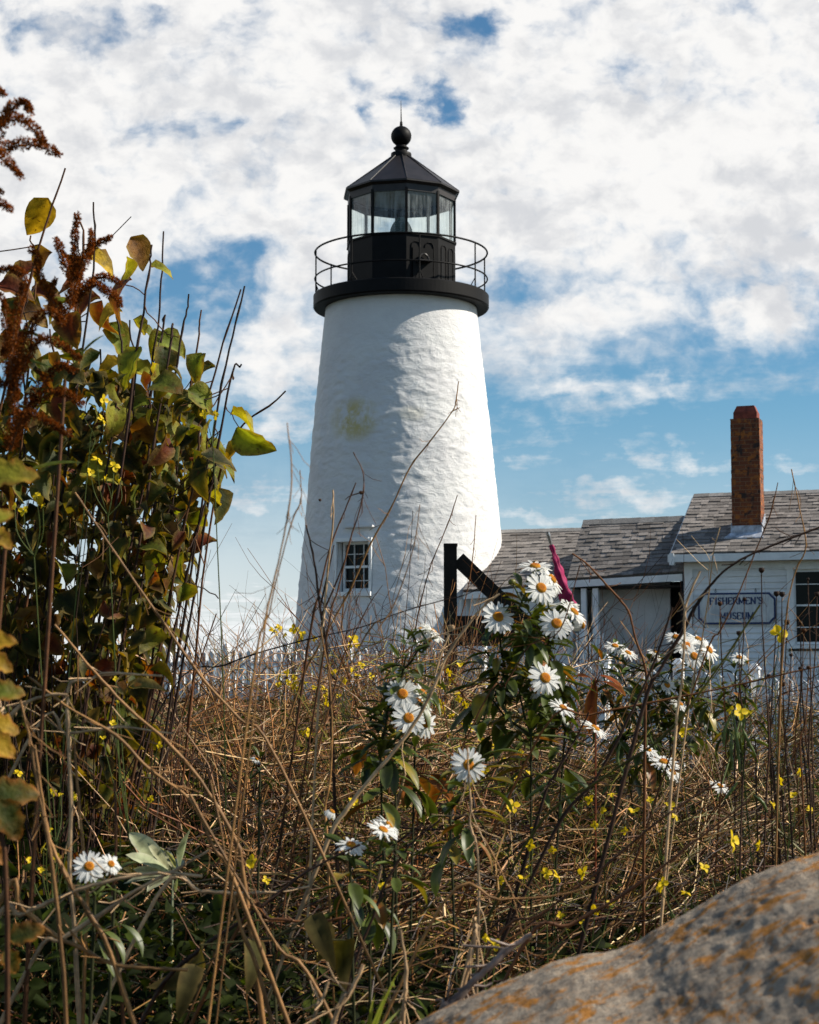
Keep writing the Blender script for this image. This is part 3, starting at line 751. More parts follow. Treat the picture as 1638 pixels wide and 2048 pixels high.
# chimney
cv = .27; cuL = usolve(1466, cv); cuR = usolve(1524, cv); cwid = cuR - cuL; cdep = .42
ct = zat(838, cuL, cv); cz0 = ze_ + (cv - ev) * (zr_ - ze_) / (rv - ev)
chm = MB(); q = [(-cwid / 2, 0), (cwid / 2, 0), (cwid / 2, cdep), (-cwid / 2, cdep)]
cc0 = H((cuL + cuR) / 2, cv, 0)
# courses of brick, each a hair in or out of true
zq = cz0 - .15; k = 0; rk = np.random.default_rng(4)
while zq < ct - .001:
    z2 = min(zq + .072, ct); jx, jy, e = (rk.random(3) - .5) * .008; fl = .002 if k % 2 else 0
    tp = 1 + .0 * k
    chm.hexa([(a + jx, b_ + jy, zq) for a, b_ in q] + [(a + jx, b_ + jy, z2) for a, b_ in q]); zq = z2; k += 1
ch_o = chm.build('chimney', M['brick'], loc=cc0, rot=(0, 0, -HA)); U(ch_o)
cp = MB(); a = .82 * cwid / 2
def ring(r, d0, z_): return [(-r, d0, z_), (r, d0, z_), (r, cdep - d0, z_), (-r, cdep - d0, z_)]
cp.hexa(ring(a, .05, ct) + ring(a, .05, ct + .12)).hexa(ring(a * 1.0 - .004, .052, ct + .12) + ring(a * .74, .10, ct + .235))
o = cp.build('chimney_cap', plain('red_clay', (.22, .045, .025), .8, 0, .4, 12, .4, 30)); o.parent = ch_o
sl = (zr_ - ze_) / (rv - ev)
fl = MB(); e = cwid / 2 + .02
fl.hexa([(-e, -.02, -.02), (e, -.02, -.02), (e, .0, -.02), (-e, .0, -.02), (-e, -.02, .17), (e, -.02, .17), (e, -.003, .17), (-e, -.003, .17)])
fl.hexa([(-e - .10, -.14, -.14 * sl), (e + .04, -.14, -.14 * sl), (e, -.018, .0), (-e, -.018, .0), (-e - .10, -.14, -.14 * sl + .03), (e + .04, -.14, -.14 * sl + .03), (e, -.018, .05), (-e, -.018, .05)])
for k in range(4):
    y0 = k * .11
    for s_ in (-1, 1): fl.box((s_ * (cwid / 2 + .010), y0 + .05, (y0 + .05) * sl + .11), (.016, .10, .16))
o = fl.build('flashing', M['lead'], loc=(0, 0, cz0)); o.parent = ch_o

# --- porch wing between the house and the low passage
wing = thing('porch_wing', 'low shingled porch wing with a dark open doorway beside the clapboard house', 'building', H(-1, 0, GZ))
mu = -2.07; mev = -.05; mrv = 1.086
me0, me1 = zat(1157, mu, mev), zat(1143, -.0, mev); mr0, mr1 = zat(1047, mu, mrv), zat(1038, .0, mrv)
shingled('roof', H(mu, mev, me0), H(-.005, mev, me1), H(mu, mrv, mr0), H(-.005, mrv, mr1), 14, wing, 5)
def UW(o): return under(o, wing)
UW(MB().hexa([H(mu, mrv + .02, mr0 - .03), H(-.01, mrv + .02, mr1 - .03), H(-.01, 2.4, me1), H(mu, 2.4, me0), H(mu, mrv + .02, mr0), H(-.01, mrv + .02, mr1), H(-.01, 2.4, me1 + .03), H(mu, 2.4, me0 + .03)], (.2, .19, .18)).build('rear_roof', M['shingle']))
fb = MB(); fb.beam(H(mu, mev + .02, me0 - .10), H(-.03, mev + .02, me1 - .10), .04, .12)
UW(fb.build('fascia', M['trim']))
wl = MB()
pu0 = usolve(1164, .1); pu1 = usolve(1180, .1)
rec0 = usolve(1316, .5)
wl.box(H((pu1 + rec0) / 2 + .02, .75, 1.0), (rec0 - pu1 + .3, .08, 2.7), HM)                     # plaster wall at the back of the porch
wl.box(H(mu + .03, 1.2, 1.0), (.06, 2.3, 2.6), HM).box(H(-1.05, 2.35, 1.0), (2.0, .06, 2.7), HM)
UW(wl.build('porch_wall', M['plaster']))
UW(MB().box(H(-.06, .45, 1.1), (.05, .75, 2.5), HM).box(H((rec0) / 2 + .02, 1.05, 1.1), (-rec0 - .1, .06, 2.5), HM).build('door', M['dark']))
UW(MB().box(H(-1.05, .36, me0 - .16), (1.95, .7, .03), HM).build('porch_ceiling', M['darkwood']))
for a, b_ in ((1166, 1170), (1186, 1197)):
    u0_, u1_ = usolve(a, .08), usolve(b_, .08)
    UW(MB().box(H((u0_ + u1_) / 2, .08, (me0 - .16 + GZ - .2) / 2), (max(.09, u1_ - u0_), .10, me0 - .16 - GZ + .2), HM).build('porch_post', M['white']))

# --- low passage up to the tower
link = thing('covered_passage', 'low white passage with a shingled roof joining the tower to the porch', 'building', H(-3, .4, GZ))
lu = -4.1; lev = .22; lrv = 2.42
le0, le1 = zat(1181, lu, lev), zat(1163, mu, lev); lr0, lr1 = zat(1065, lu, lrv), zat(1060, mu, lrv)
shingled('roof', H(lu, lev, le0), H(mu - .0, lev, le1), H(lu, lrv, lr0), H(mu + .3, lrv, lr1), 17, link, 8)
def UL(o): return under(o, link)
UL(MB().hexa([H(lu, lrv + .02, lr0 - .03), H(mu, lrv + .02, lr1 - .03), H(mu, 4.5, le1), H(lu, 4.5, le0), H(lu, lrv + .02, lr0), H(mu, lrv + .02, lr1), H(mu, 4.5, le1 + .03), H(lu, 4.5, le0 + .03)], (.2, .19, .18)).build('rear_roof', M['shingle']))
UL(MB().beam(H(lu, lev + .02, le0 - .10), H(mu, lev + .02, le1 - .10), .04, .12).build('fascia', M['trim']))
wl = MB().box(H((lu + mu) / 2, lev + .28, (le0 + GZ - .3) / 2 - .03), (mu - lu - .1, .06, le0 - GZ + .3), HM).box(H((lu + mu) / 2, 4.3, (le0 + GZ - .3) / 2), (mu - lu - .1, .06, le0 - GZ + .3), HM)
pl = [(lev + .31, GZ - .3), (4.27, GZ - .3), (4.27, le0 - .02), (lrv, lr0 - .1), (lev + .31, le0 + .05)]
V = [H(lu + .06, p, q) for p, q in pl] + [H(lu + .12, p, q) for p, q in pl]
wl.add(V, [np.array([(0, 1, 2), (0, 2, 3), (0, 3, 4), (7, 6, 5), (8, 7, 5), (9, 8, 5)]), np.array([(i, (i + 1) % 5, (i + 1) % 5 + 5, i + 5) for i in range(5)])])
UL(wl.build('wall', M['white']))
pwu = usolve(985, lev + .24)
UL(MB().box(H(pwu, lev + .235, le0 - .42), (.42, .04, .34), HM).build('window', M['trim']))
UL(MB().beam(H(lu - .75, lrv - .05, lr0 - .09), H(lu + .06, lrv - .05, lr0 - .09), .22, .13).build('ridge_beam', M['dark']))

# --- sign on the house wall
s0, s1 = usolve(1396, -.05), usolve(1551, -.05); sz1, sz0 = zat(1186.5, s0, -.05), zat(1249, s0, -.05)
sc = (s0 + s1) / 2; sw = s1 - s0; szc = (sz0 + sz1) / 2; sh = sz1 - sz0
sign = thing('museum_sign', 'weathered white hanging sign with navy border reading FISHERMENS MUSEUM', 'sign', H(sc, -.06, szc))
def plate(grow, n_):
    a, b_ = sw / 2 + grow, sh / 2 + grow; c = n_
    pts = [(-a + c, -b_), (a - c, -b_), (a - c * .55, -b_ + c * .55), (a, -b_ + c), (a, b_ - c), (a - c * .55, b_ - c * .55), (a - c, b_), (-a + c, b_), (-a + c * .55, b_ - c * .55), (-a, b_ - c), (-a, -b_ + c), (-a + c * .55, -b_ + c * .55)]
    return pts
def slab(pts, v0, v1):
    mb = MB(); n = len(pts); V = [H(sc + a, v0, szc + b_) for a, b_ in pts] + [H(sc + a, v1, szc + b_) for a, b_ in pts] + [H(sc, v0, szc), H(sc, v1, szc)]
    mb.add(V, [np.array([(i, (i + 1) % n, 2 * n) for i in range(n)] + [(n + (i + 1) % n, n + i, 2 * n + 1) for i in range(n)]), np.array([(i, (i + 1) % n, n + (i + 1) % n, n + i) for i in range(n)])]); return mb
def board_mat():
    m_, t_, b = new_mat('weathered_sign_board'); o = t_.obj()
    n = t_.noise(t_.scale(o, (3, 3, .9)), 3, 6, .65)
    t_.l.new(t_.mix(t_.ramp(n, .35, .7), (.40, .42, .44, 1), (.66, .66, .64, 1)), b.inputs['Base Color']); b.inputs['Roughness'].default_value = .7; return m_
o = under(slab(plate(0, .10), -.085, -.06).build('border', M['navy']), sign)
pn = slab(plate(-.032, .085), -.089, -.084).build('panel', board_mat()); under(pn, sign)
STR = {'F': [(0, 0, 0, 1), (0, 1, .7, 1), (0, .52, .5, .52), (-.14, 0, .16, 0), (.7, 1, .7, .8)],
       'I': [(.15, 0, .15, 1), (0, 0, .3, 0), (0, 1, .3, 1)],
       'S': [(.62, .82, .5, .97), (.5, .97, .2, 1), (.2, 1, .03, .85), (.03, .85, .06, .64), (.06, .64, .56, .42), (.56, .42, .64, .2), (.64, .2, .48, .02), (.48, .02, .15, 0), (.15, 0, .0, .2)],
       'H': [(0, 0, 0, 1), (.7, 0, .7, 1), (0, .5, .7, .5), (-.13, 0, .14, 0), (.56, 0, .83, 0), (-.13, 1, .14, 1), (.56, 1, .83, 1)],
       'E': [(0, 0, 0, 1), (0, 1, .66, 1), (0, .52, .5, .52), (0, 0, .68, 0), (.66, 1, .66, .82), (.68, 0, .68, .2)],
       'R': [(0, 0, 0, 1), (0, 1, .45, 1), (.45, 1, .64, .86), (.64, .86, .62, .62), (.62, .62, .42, .5), (0, .5, .42, .5), (.36, .5, .74, 0), (-.13, 0, .14, 0), (.66, 0, .84, 0)],
       'M': [(0, 0, 0, 1), (.9, 0, .9, 1), (0, 1, .45, .15), (.45, .15, .9, 1), (-.13, 0, .13, 0), (.76, 0, 1.03, 0), (-.13, 1, .05, 1), (.86, 1, 1.03, 1)],
       'N': [(0, 0, 0, 1), (.74, 0, .74, 1), (0, 1, .74, 0), (-.13, 0, .13, 0), (-.13, 1, .04, 1), (.62, 1, .87, 1)],
       'U': [(0, .25, 0, 1), (.7, .25, .7, 1), (0, .25, .12, .05), (.12, .05, .35, 0), (.35, 0, .58, .05), (.58, .05, .7, .25), (-.13, 1, .14, 1), (.58, 1, .83, 1)],
       "'": [(.08, 1.05, .02, .78)]}
ADV = {'F': .98, 'I': .55, 'S': .92, 'H': 1.1, 'E': .98, 'R': 1.06, 'M': 1.32, 'N': 1.14, 'U': 1.1, "'": .3}
lt = MB(); nk = 0
for word, px0, px1, pyc in (("FISHERMEN'S", 1420, 1524, 1202.0), ('MUSEUM', 1440, 1506.5, 1232.0)):
    ua0, ua1 = usolve(px0, -.09), usolve(px1, -.09); tot = sum(ADV[c] for c in word) - .25; sx_ = (ua1 - ua0) / tot
    hgt = .112; zb = zat(pyc, ua0, -.09) - hgt / 2; zb2 = zat(pyc - .6, ua1, -.09) - hgt / 2; zb = (zb + zb2) / 2; a = ua0
    for c in word:
        for (x0, y0, x1, y1) in STR[c]:
            thick = .025 if abs(y1 - y0) > .3 and abs(x1 - x0) < .2 else (.021 if abs(y1 - y0) > .1 else .014)
            nk += 1
            lt.beam(H(a + x0 * sx_, -.0905 - (nk % 7) * .0003, zb + y0 * hgt), H(a + x1 * sx_, -.0905 - (nk % 7) * .0003, zb + y1 * hgt), .004, thick, up=np.cross(va, H(x1, 0, y1 * 2) - H(x0, 0, y0 * 2)))
        a += ADV[c] * sx_
under(lt.build('lettering', M['navy']), sign)
for px in (1431, 1511):
    uu = usolve(px, -.06)
    under(MB().tubes(np.array([H(uu + .012 * math.sin(q), -.065, sz1 + .03 + .02 * math.cos(q)) for q in np.linspace(0, 6.0, 12)])[None], .005, 5).tube([H(uu, -.065, sz1 + .045), H(uu, -.03, sz1 + .075)], .005, .005, 5).build('hook', M['dark']), sign)

# --- furled flag on a slanting pole
fY = 28.6
f0, f1 = PX(1097, 1072, fY), PX(1152, 1262, fY + .6)
flag = thing('furled_flag', 'furled magenta flag on a slanting pole in front of the porch roof', 'flag', tuple(f1))
def pf(t_): return f0 + (f1 - f0) * t_
under(MB().tube([pf(.0), pf(1)], .018, .018, 6).build('pole', M['steel']), flag)
under(MB().tube([pf(-.012), pf(.075)], .034, .026, 8).tube([pf(-.04), pf(-.005)], .03, .038, 8).build('finial', M['steel'], smooth=True), flag)
tq = np.linspace(.09, .72, 26); nn = 20; th = np.arange(nn) / nn * 2 * math.pi; dv = (f1 - f0) / np.linalg.norm(f1 - f0); sA = np.cross(dv, (0, 1, 0)); sA /= np.linalg.norm(sA); sB = np.cross(dv, sA)
V = []
for i, q in enumerate(tq):
    w = .035 + .125 * ((q - .09) / .63) ** 1.1 + .012 * math.sin(i * 1.3)
    for k, a in enumerate(th):
        r = w * (1 + .28 * math.sin(3 * a + i * .25) + .12 * math.sin(7 * a - i * .2)); r *= .75
        V.append(pf(q) + sA * (r * math.cos(a)) + sB * (r * math.sin(a)))
i = np.arange(nn); j = (i + 1) % nn
fcl = MB().add(V, np.concatenate([np.stack([i + k * nn, j + k * nn, j + (k + 1) * nn, i + (k + 1) * nn], 1) for k in range(len(tq) - 1)]))
under(fcl.build('cloth', M['magenta'], smooth=True), flag)

# ------------------------------------------------------------------ picket fences
def fence(label, A, B, n, hgt, sway, pw=.075, posts=5, group='white picket fences'):
    A = np.array(A, float); B = np.array(B, float); r_ = np.random.default_rng(n)
    dr = (B - A); L = np.linalg.norm(dr[:2]); ax = np.array([dr[0], dr[1], 0]) / L; ny_ = np.array([-ax[1], ax[0], 0]); FM = np.array([ax, ny_, wu])
    f = thing('picket_fence', label, 'fence', tuple((A + B) / 2), group)
    mb = MB()
    for k in range(n):
        p = A + dr * (k + .5) / n; h = hgt * (1 + .03 * (r_.random() - .5)); tl = (r_.random() - .5) * sway; w = pw / 2; d_ = .011
        pr_ = [(-w, 0.04), (w, 0.04), (w, h - w * .9), (0, h), (-w, h - w * .9)]
        V = [p + ax * (a + tl * b_) + ny_ * s_ + wu * b_ for s_ in (-d_, d_) for a, b_ in pr_]
        mb.add(V, [np.array([(0, 1, 2, 3, 4), (9, 8, 7, 6, 5)]), np.array([(i, i + 5, (i + 1) % 5 + 5, (i + 1) % 5) for i in range(5)])])
    under(mb.build('pickets', M['white']), f)
    for zz_ in (.28, .78):
        under(MB().beam(A + wu * zz_ * hgt + ny_ * .034, B + wu * zz_ * hgt + ny_ * .034, .045, .08).build('rail', M['white']), f)
    for k in range(posts):
        p = A + dr * k / (posts - 1) + ny_ * .105
        under(MB().box(p + wu * (hgt * .53), (.095, .095, hgt * 1.06), FM).hexa([tuple(p + ax * a + ny_ * b_ + wu * hgt * 1.06) for a, b_ in ((-.06, -.06), (.06, -.06), (.06, .06), (-.06, .06))] + [tuple(p + ax * a * .3 + ny_ * b_ * .3 + wu * (hgt * 1.06 + .06)) for a, b_ in ((-.06, -.06), (.06, -.06), (.06, .06), (-.06, .06))]).build('post', M['white']), f)
    return f
def top(px, py, Y, h): p = PX(px, py, Y); p[2] -= h; return p
fence('weathered white picket fence running past the foot of the lighthouse', top(330, 1303, 29.5, 1.0), top(960, 1293, 26.5, 1.0), 40, 1.0, .02, .085, 6)
fence('white picket fence in front of the porch and clapboard house', top(1062, 1322, 17.6, 1.0), top(2360, 1407, 15.2, 1.0), 45, 1.0, .015, .085, 9)
# low gate inside the porch
gA, gB = H(usolve(1150, -.35), -.35, zat(1345, -1.6, -.35)), H(usolve(1208, -.35), -.35, zat(1345, -1.6, -.35))
pg = thing('porch_gate', 'small white picket gate at the porch post', 'gate', tuple((gA + gB) / 2))
mb = MB(); rl_ = MB()
for k in range(9):
    p = gA + (gB - gA) * (k + .5) / 9
    mb.box(p + wu * .35, (.028, .02, .72 if k % 2 else .66), HM)
rl_.beam(gA + wu * .12 + va * .016, gB + wu * .12 + va * .016, .02, .05).beam(gA + wu * .5 + va * .016, gB + wu * .5 + va * .016, .02, .05)
under(mb.build('pickets', M['white']), pg); under(rl_.build('rail', M['white']), pg)

# dark timber frame standing in the brush
dY = 12.5
def D(px, py, dy=0): return PX(px, py, dY + dy)
fr = thing('timber_frame', 'dark wooden post with a slanting brace beside the daisies', 'frame', tuple(D(901, 1585)))
pw_ = 26 * dY / F
p0 = D(901, 1600); p1 = D(901, 1093)
under(MB().box(((p0 + p1) / 2), (pw_, pw_, p1[2] - p0[2]), None).box(p1 + np.array([0, 0, .01]), (pw_ * 1.06, pw_ * 1.06, .02)).build('post', M['darkwood']), fr)
q0, q1 = D(916, 1118), D(1080, 1275)
under(MB().beam(q0, q1, pw_ * .8, pw_ * 1.15, up=(0, 1, 0) if False else (0, 0, 1)).build('brace', M['darkwood']), fr)
under(MB().beam(D(914.5, 1262), D(1078, 1262), pw_ * .7, .22).build('crossbar', M['darkwood']), fr)
e0 = D(1090, 1600); e1 = D(1090, 1258)
under(MB().box((e0 + e1) / 2, (pw_, pw_, e1[2] - e0[2])).build('short_post', M['darkwood']), fr)
under(MB().box(D(918, 1350) + np.array([.012, 0, 0]), (.012, pw_ * .6, 1.1)).build('sunlit_side_strip', M['steel']), fr)  # bright strip added to stand for the sunlit right side of the post

# ------------------------------------------------------------------ boulder
bs = [(560, 2230), (700, 2130), (840, 2043), (937, 1997), (1049, 1953), (1132, 1921), (1220, 1909), (1278, 1889), (1327, 1860), (1400, 1821), (1473, 1777), (1546, 1738), (1638, 1709), (1780, 1672), (1950, 1668), (2150, 1720), (2350, 1830), (2480, 2000)]
rid = smooth_line([PX(a, b_, 1.62 - .00012 * (a - 1200)) for a, b_ in bs], 22)
prof_b = [(.42, -.70), (.36, -.35), (.24, -.13), (.12, -.04), (.04, -.008), (0, 0), (-.05, -.004), (-.12, -.014), (-.2, -.026), (-.3, -.044), (-.42, -.064), (-.55, -.095), (-.66, -.14), (-.74, -.24), (-.78, -.45), (-.78, -.75)]
pb_ = smooth_line([(a, b_, 0) for a, b_ in prof_b], 14)
nr, npf = len(rid), len(pb_)
tt = np.linspace(0, 1, nr); shr = np.clip(np.minimum(tt / .25, (1 - tt) / .16), 0.05, 1) ** .6
V = np.zeros((nr, npf, 3))
V[:, :, 0] = rid[:, 0, None]; V[:, :, 1] = rid[:, 1, None] + pb_[None, :, 0] * shr[:, None]; V[:, :, 2] = rid[:, 2, None] + pb_[None, :, 1] * np.where(pb_[None, :, 1] < -.2, 1, shr[:, None])
kz = np.exp(-np.linspace(-2.2, 2.2, 121) ** 2); kz /= kz.sum()
zs_ = np.convolve(np.pad(rid[:, 2], 60, mode='edge'), kz, mode='valid')                 # the front face ignores the small steps of the crest
wf = smooth01(0.0, .16, -pb_[:, 0]); V[:, :, 2] += (zs_ - rid[:, 2])[:, None] * wf[None]
V[:, :, 2] = np.maximum(V[:, :, 2], -.12)
q = V.reshape(-1, 3)
q2 = q.copy(); q2[:, 2] += (fbm(q * 5, 2, 21) - .5) * .008 + (fbm(q * 22, 3, 22) - .5) * .004 + (fbm(q * 85, 3, 25) - .5) * .0045
for line, wd_, dp_ in (([(.13, 1.36), (.20, 1.34), (.245, 1.30), (.262, 1.24), (.25, 1.20), (.275, 1.13)], .0045, .022), ([(.03, 1.21), (.09, 1.175), (.15, 1.17), (.22, 1.15), (.33, 1.10)], .006, .026), ([(.33, 1.42), (.40, 1.40), (.46, 1.33), (.55, 1.31)], .003, .012)):
    ln = smooth_line([(a, b_, 0) for a, b_ in line], 14); ln[:, :2] += (rng.random((len(ln), 2)) - .5) * .006
    dd = np.full(len(q2), 9.0)
    for k in range(len(ln)): dd = np.minimum(dd, np.hypot(q2[:, 0] - ln[k, 0], q2[:, 1] - ln[k, 1]))
    q2[:, 2] -= dp_ * np.exp(-(dd / wd_) ** 2)
ii = (np.arange(nr - 1)[:, None] * npf + np.arange(npf - 1)[None]).ravel()
bo = MB().add(q2, np.stack([ii, ii + npf, ii + npf + 1, ii + 1], 1)).build('boulder', M['rock'], smooth=True)
tag(bo, 'grey granite boulder covered in orange lichen', 'boulder')


# ================================================================== vegetation
def g1(x, y): return float(ground(np.array([x]), np.array([y]))[0])
def rand(n, a=0.0, b=1.0): return a + (b - a) * rng.random(n)
TAN = np.array([.31, .155, .050]); BROWN = np.array([.110, .042, .013]); DKBROWN = np.array([.028, .013, .007]); RUST = np.array([.19, .068, .016]); PALE = np.array([.55, .36, .195])
OLIVE = np.array([.105, .095, .012]); YGREEN = np.array([.30, .235, .016]); GREEN = np.array([.045, .062, .008]); DKGREEN = np.array([.017, .026, .004])  # DKGREEN is lowered so the colour itself carries undergrowth shade
def palette(n, cols, w, jit=.25):
    c = np.array(cols)[rng.choice(len(cols), n, p=np.array(w) / sum(w))]
    return c * (1 + jit * (rng.random((n, 1)) * 2 - 1)) * (1 + .08 * (rng.random((n, 3)) * 2 - 1))
def field(n, y0, y1, margin=.7, pw=1.0):
    """points on the ground inside the wedge of land the camera could see, thicker near by"""
    y = y0 + (y1 - y0) * rng.random(n) ** pw
    x = (rng.random(n) * 2 - 1) * (.245 * y + margin)
    return x, y
def off_boulder(x, y): return ~((y < 2.4) & (x > -.12 - (y - 1.5) * .2) & (x < 1.5))
def clumps(x, y, sc=1.5, cut=.46, seed=61): return fbm(np.stack([x * sc, y * sc * .8, x * 0], 1), 2, seed) > cut + rng.normal(0, .05, len(x))
def brush_height(x, y):
    """height of the dead brush over the plot: tall to the left and middle, lower by the porch"""
    az_ = x / np.maximum(y, .5)
    h = .44 + .54 * smooth01(2.2, 5.2, y)
    h = h * (1 - .30 * smooth01(.055, .105, az_) * (1 - .6 * smooth01(.13, .18, az_)))
    h = h * (1 - .09 * smooth01(-.06, -.09, az_)) * (1 - .55 * np.exp(-((az_ - .104) / .018) ** 2))
    return h * (1 - .45 * smooth01(.02, .12, az_) * (1 - smooth01(2.0, 3.6, y)))
def sticks(x, y, h, lean, Kp=7, wob=.05, bow=.3, dirbias=None):
    n = len(x); t_ = np.linspace(0, 1, Kp)
    a = rand(n, 0, 2 * math.pi)
    if dirbias is not None: a = dirbias + (rng.random(n) - .5) * 2.4
    D = np.stack([np.cos(a), np.sin(a)], 1) * (lean * (rng.random(n) ** .8))[:, None]
    Pn = np.zeros((n, Kp, 3)); z0 = ground(x, y) - .02
    bend = 1 + bow * (rng.random(n) - .3)
    for k in range(Kp):
        Pn[:, k, 0] = x + D[:, 0] * h * t_[k] ** (1.0 + .8 * bow); Pn[:, k, 1] = y + D[:, 1] * h * t_[k] ** (1.0 + .8 * bow)
        Pn[:, k, 2] = z0 + h * (t_[k] - .18 * bow * lean * t_[k] ** 3)
    w = (rng.random((n, Kp, 3)) - .5) * wob * h[:, None, None] * np.minimum(t_[None, :, None] * 2, 1)
    return Pn + w
def offshoots(Pn, m, lmin, lmax, Kp=5, spread=.9, lo=.3, up=.25):
    """m side branches off random points of the stems Pn"""
    n, Kb, _ = Pn.shape; i = rng.integers(0, n, m); f = rand(m, lo, .98) * (Kb - 1); k = np.minimum(f.astype(int), Kb - 2); fr_ = (f - k)[:, None]
    b0 = Pn[i, k] * (1 - fr_) + Pn[i, k + 1] * fr_
    d0 = Pn[i, k + 1] - Pn[i, k]; d0 /= np.linalg.norm(d0, axis=1, keepdims=True) + 1e-9
    d1 = d0 + rng.normal(0, spread * .5, (m, 3)); d1[:, 2] += up * rng.random(m); d1 /= np.linalg.norm(d1, axis=1, keepdims=True)
    L = rand(m, lmin, lmax); t_ = np.linspace(0, 1, Kp)
    bend = rng.normal(0, .22, (m, 3)); bend[:, 2] += .08
    out = b0[:, None] + d1[:, None] * (L[:, None] * t_[None])[..., None] + bend[:, None] * (L[:, None] * t_[None] ** 2)[..., None]
    out[:, 1:-1] += (rng.random((m, Kp - 2, 3)) - .5) * .07 * L[:, None, None]
    return out, i

# --- matted straw lying on the ground
x, y = field(5500, 1.2, 9.5, .7, 1.25); k = off_boulder(x, y) & ((x / y < -.06) | (rng.random(len(x)) < .25)); x, y = x[k], y[k]; n = len(x)
a = rand(n, 0, 2 * math.pi); L = rand(n, .12, .5); z_ = ground(x, y) + .01 + .14 * rng.random(n) ** 2
d_ = np.stack([np.cos(a), np.sin(a), rng.normal(.12, .22, n)], 1)
t5 = np.linspace(0, 1, 5); Pn = np.stack([x, y, z_], 1)[:, None] + d_[:, None] * (L[:, None] * t5[None])[..., None]
Pn[:, :, 2] -= (L[:, None] * .25 * t5[None] ** 2); Pn += (rng.random(Pn.shape) - .5) * .02
Pn[:, :, 2] = np.maximum(Pn[:, :, 2], ground(Pn[:, :, 0], Pn[:, :, 1]) + .003)
o = MB().tubes(Pn, rand(n, .0007, .0020)[:, None] * np.linspace(1, .6, 5), 3, palette(n, [TAN, PALE, BROWN, OLIVE], [5, 2, 3, 1])).build('straw_litter', M['straw'])
tag(o, 'matted pale straw lying under the brush', 'straw', kind='stuff')

# --- dead brush: brown stems with side twigs
def brush(name, label, n, y0, y1, cols, w, hk=1.0, xr=None, r=(.0012, .0030), lean=.55, nb=3, dirbias=None, pw=1.1, margin=.7, bl=(.10, .38), kind='stuff', cat='brush'):
    x, y = field(n, y0, y1, margin, pw)
    k = off_boulder(x, y) & (clumps(x, y, 2.2, .44) | (y > 6.5))
    if xr is not None: az_ = x / y; k &= (az_ > xr[0]) & (az_ < xr[1])
    x, y = x[k], y[k]; n = len(x)
    h = brush_height(x, y) * hk * rand(n, .55, 1.06)
    Pn = sticks(x, y, h, lean, dirbias=dirbias)
    c = palette(n, cols, w); rr_ = rand(n, *r)
    mb = MB().tubes(Pn, rr_[:, None] * np.linspace(1, .45, Pn.shape[1]), 4, c[:, None] * (.6 + .8 * rng.random((n, Pn.shape[1], 1))))
    B, i = offshoots(Pn, n * nb, *bl); mb.tubes(B, (rr_[i] * .6)[:, None] * np.linspace(1, .5, 5), 3, c[i])
    B2, i2 = offshoots(B, n * 2, bl[0] * .4, bl[1] * .5, 4); mb.tubes(B2, (rr_[i][i2] * .42)[:, None] * np.linspace(1, .5, 4), 3, c[i][i2])
    return tag(mb.build(name, M['twig']), label, cat, kind=kind)
brush('dead_brush', 'tangled brown dead brush in front of the lighthouse', 2600, 3.2, 9.5, [BROWN, RUST, TAN, DKBROWN, PALE], [3, 3, 4, 2, 2], 1.24, (-.145, .09), lean=1.15, nb=3, r=(.0014, .0034))
brush('dead_brush', 'dark olive and brown brush in front of the picket fence', 1900, 2.7, 8.5, [DKBROWN, BROWN, OLIVE, TAN, PALE], [3, 3, 3, 4, 2], 1.16, (.03, .34), lean=1.2, r=(.0013, .0032))
brush('low_dead_brush', 'low laid dry stems sweeping up beside the boulder', 1300, 1.7, 3.8, [DKBROWN, BROWN, OLIVE, TAN, PALE], [6, 4, 3, 2.5, 1.2], .9, (-.05, .32), r=(.0010, .0026), lean=1.3, dirbias=.35, bl=(.06, .25))
brush('low_dead_brush', 'pale dry stalks low in the left foreground', 420, 1.7, 3.8, [TAN, PALE, BROWN, RUST], [5, 2, 3, 1.5], .9, (-.34, 0), r=(.0009, .0025), lean=.9, nb=2, bl=(.08, .3))
def tangle(label, n, y0, y1, cols, w, hk, xr, L=(.2, .7), r=(.0008, .0020), tilt=.35, bias=None):
    """stems bent over every which way between the upright ones"""
    x, y = field(n, y0, y1, .7, 1.1); k = off_boulder(x, y) & clumps(x, y, 2.6, .45, 62); az_ = x / y; k &= (az_ > xr[0]) & (az_ < xr[1]); x, y = x[k], y[k]; n = len(x)
    z_ = ground(x, y) + brush_height(x, y) * hk * rng.random(n) ** .8
    a_ = rand(n, 0, 2 * math.pi); el = rng.normal(0, tilt, n)
    if bias is not None: k = rng.random(n) < .6; el = np.where(k, rng.normal(bias, .18, n), el); a_ = np.where(k, rng.normal(0, .5, n), a_)
    d_ = np.stack([np.cos(a_) * np.cos(el), np.sin(a_) * np.cos(el), np.sin(el)], 1); LL = rand(n, *L); t_ = np.linspace(-.5, .5, 7)
    bnd = rng.normal(0, .35, (n, 3)); bnd[:, 2] -= .25
    Pn = np.stack([x, y, z_], 1)[:, None] + d_[:, None] * (LL[:, None] * t_[None])[..., None] + bnd[:, None] * (LL[:, None] * t_[None] ** 2)[..., None]
    Pn += (rng.random(Pn.shape) - .5) * .04 * LL[:, None, None]
    Pn[:, :, 2] = np.maximum(Pn[:, :, 2], ground(Pn[:, :, 0], Pn[:, :, 1]) + .005)
    return tag(MB().tubes(Pn, rand(n, *r)[:, None] * np.linspace(1, .55, 7), 4, palette(n, cols, w, .35)[:, None] * (.6 + .8 * rng.random((n, 7, 1)))).build('dead_stems', M['straw']), label, 'brush', kind='stuff')
tangle('bent straw and brown stems woven through the brush below the lighthouse', 6200, 3.0, 9.0, [TAN, BROWN, RUST, PALE, DKBROWN], [5, 2, 2.5, 4, 2], 1.0, (-.145, .10), r=(.0010, .0027))
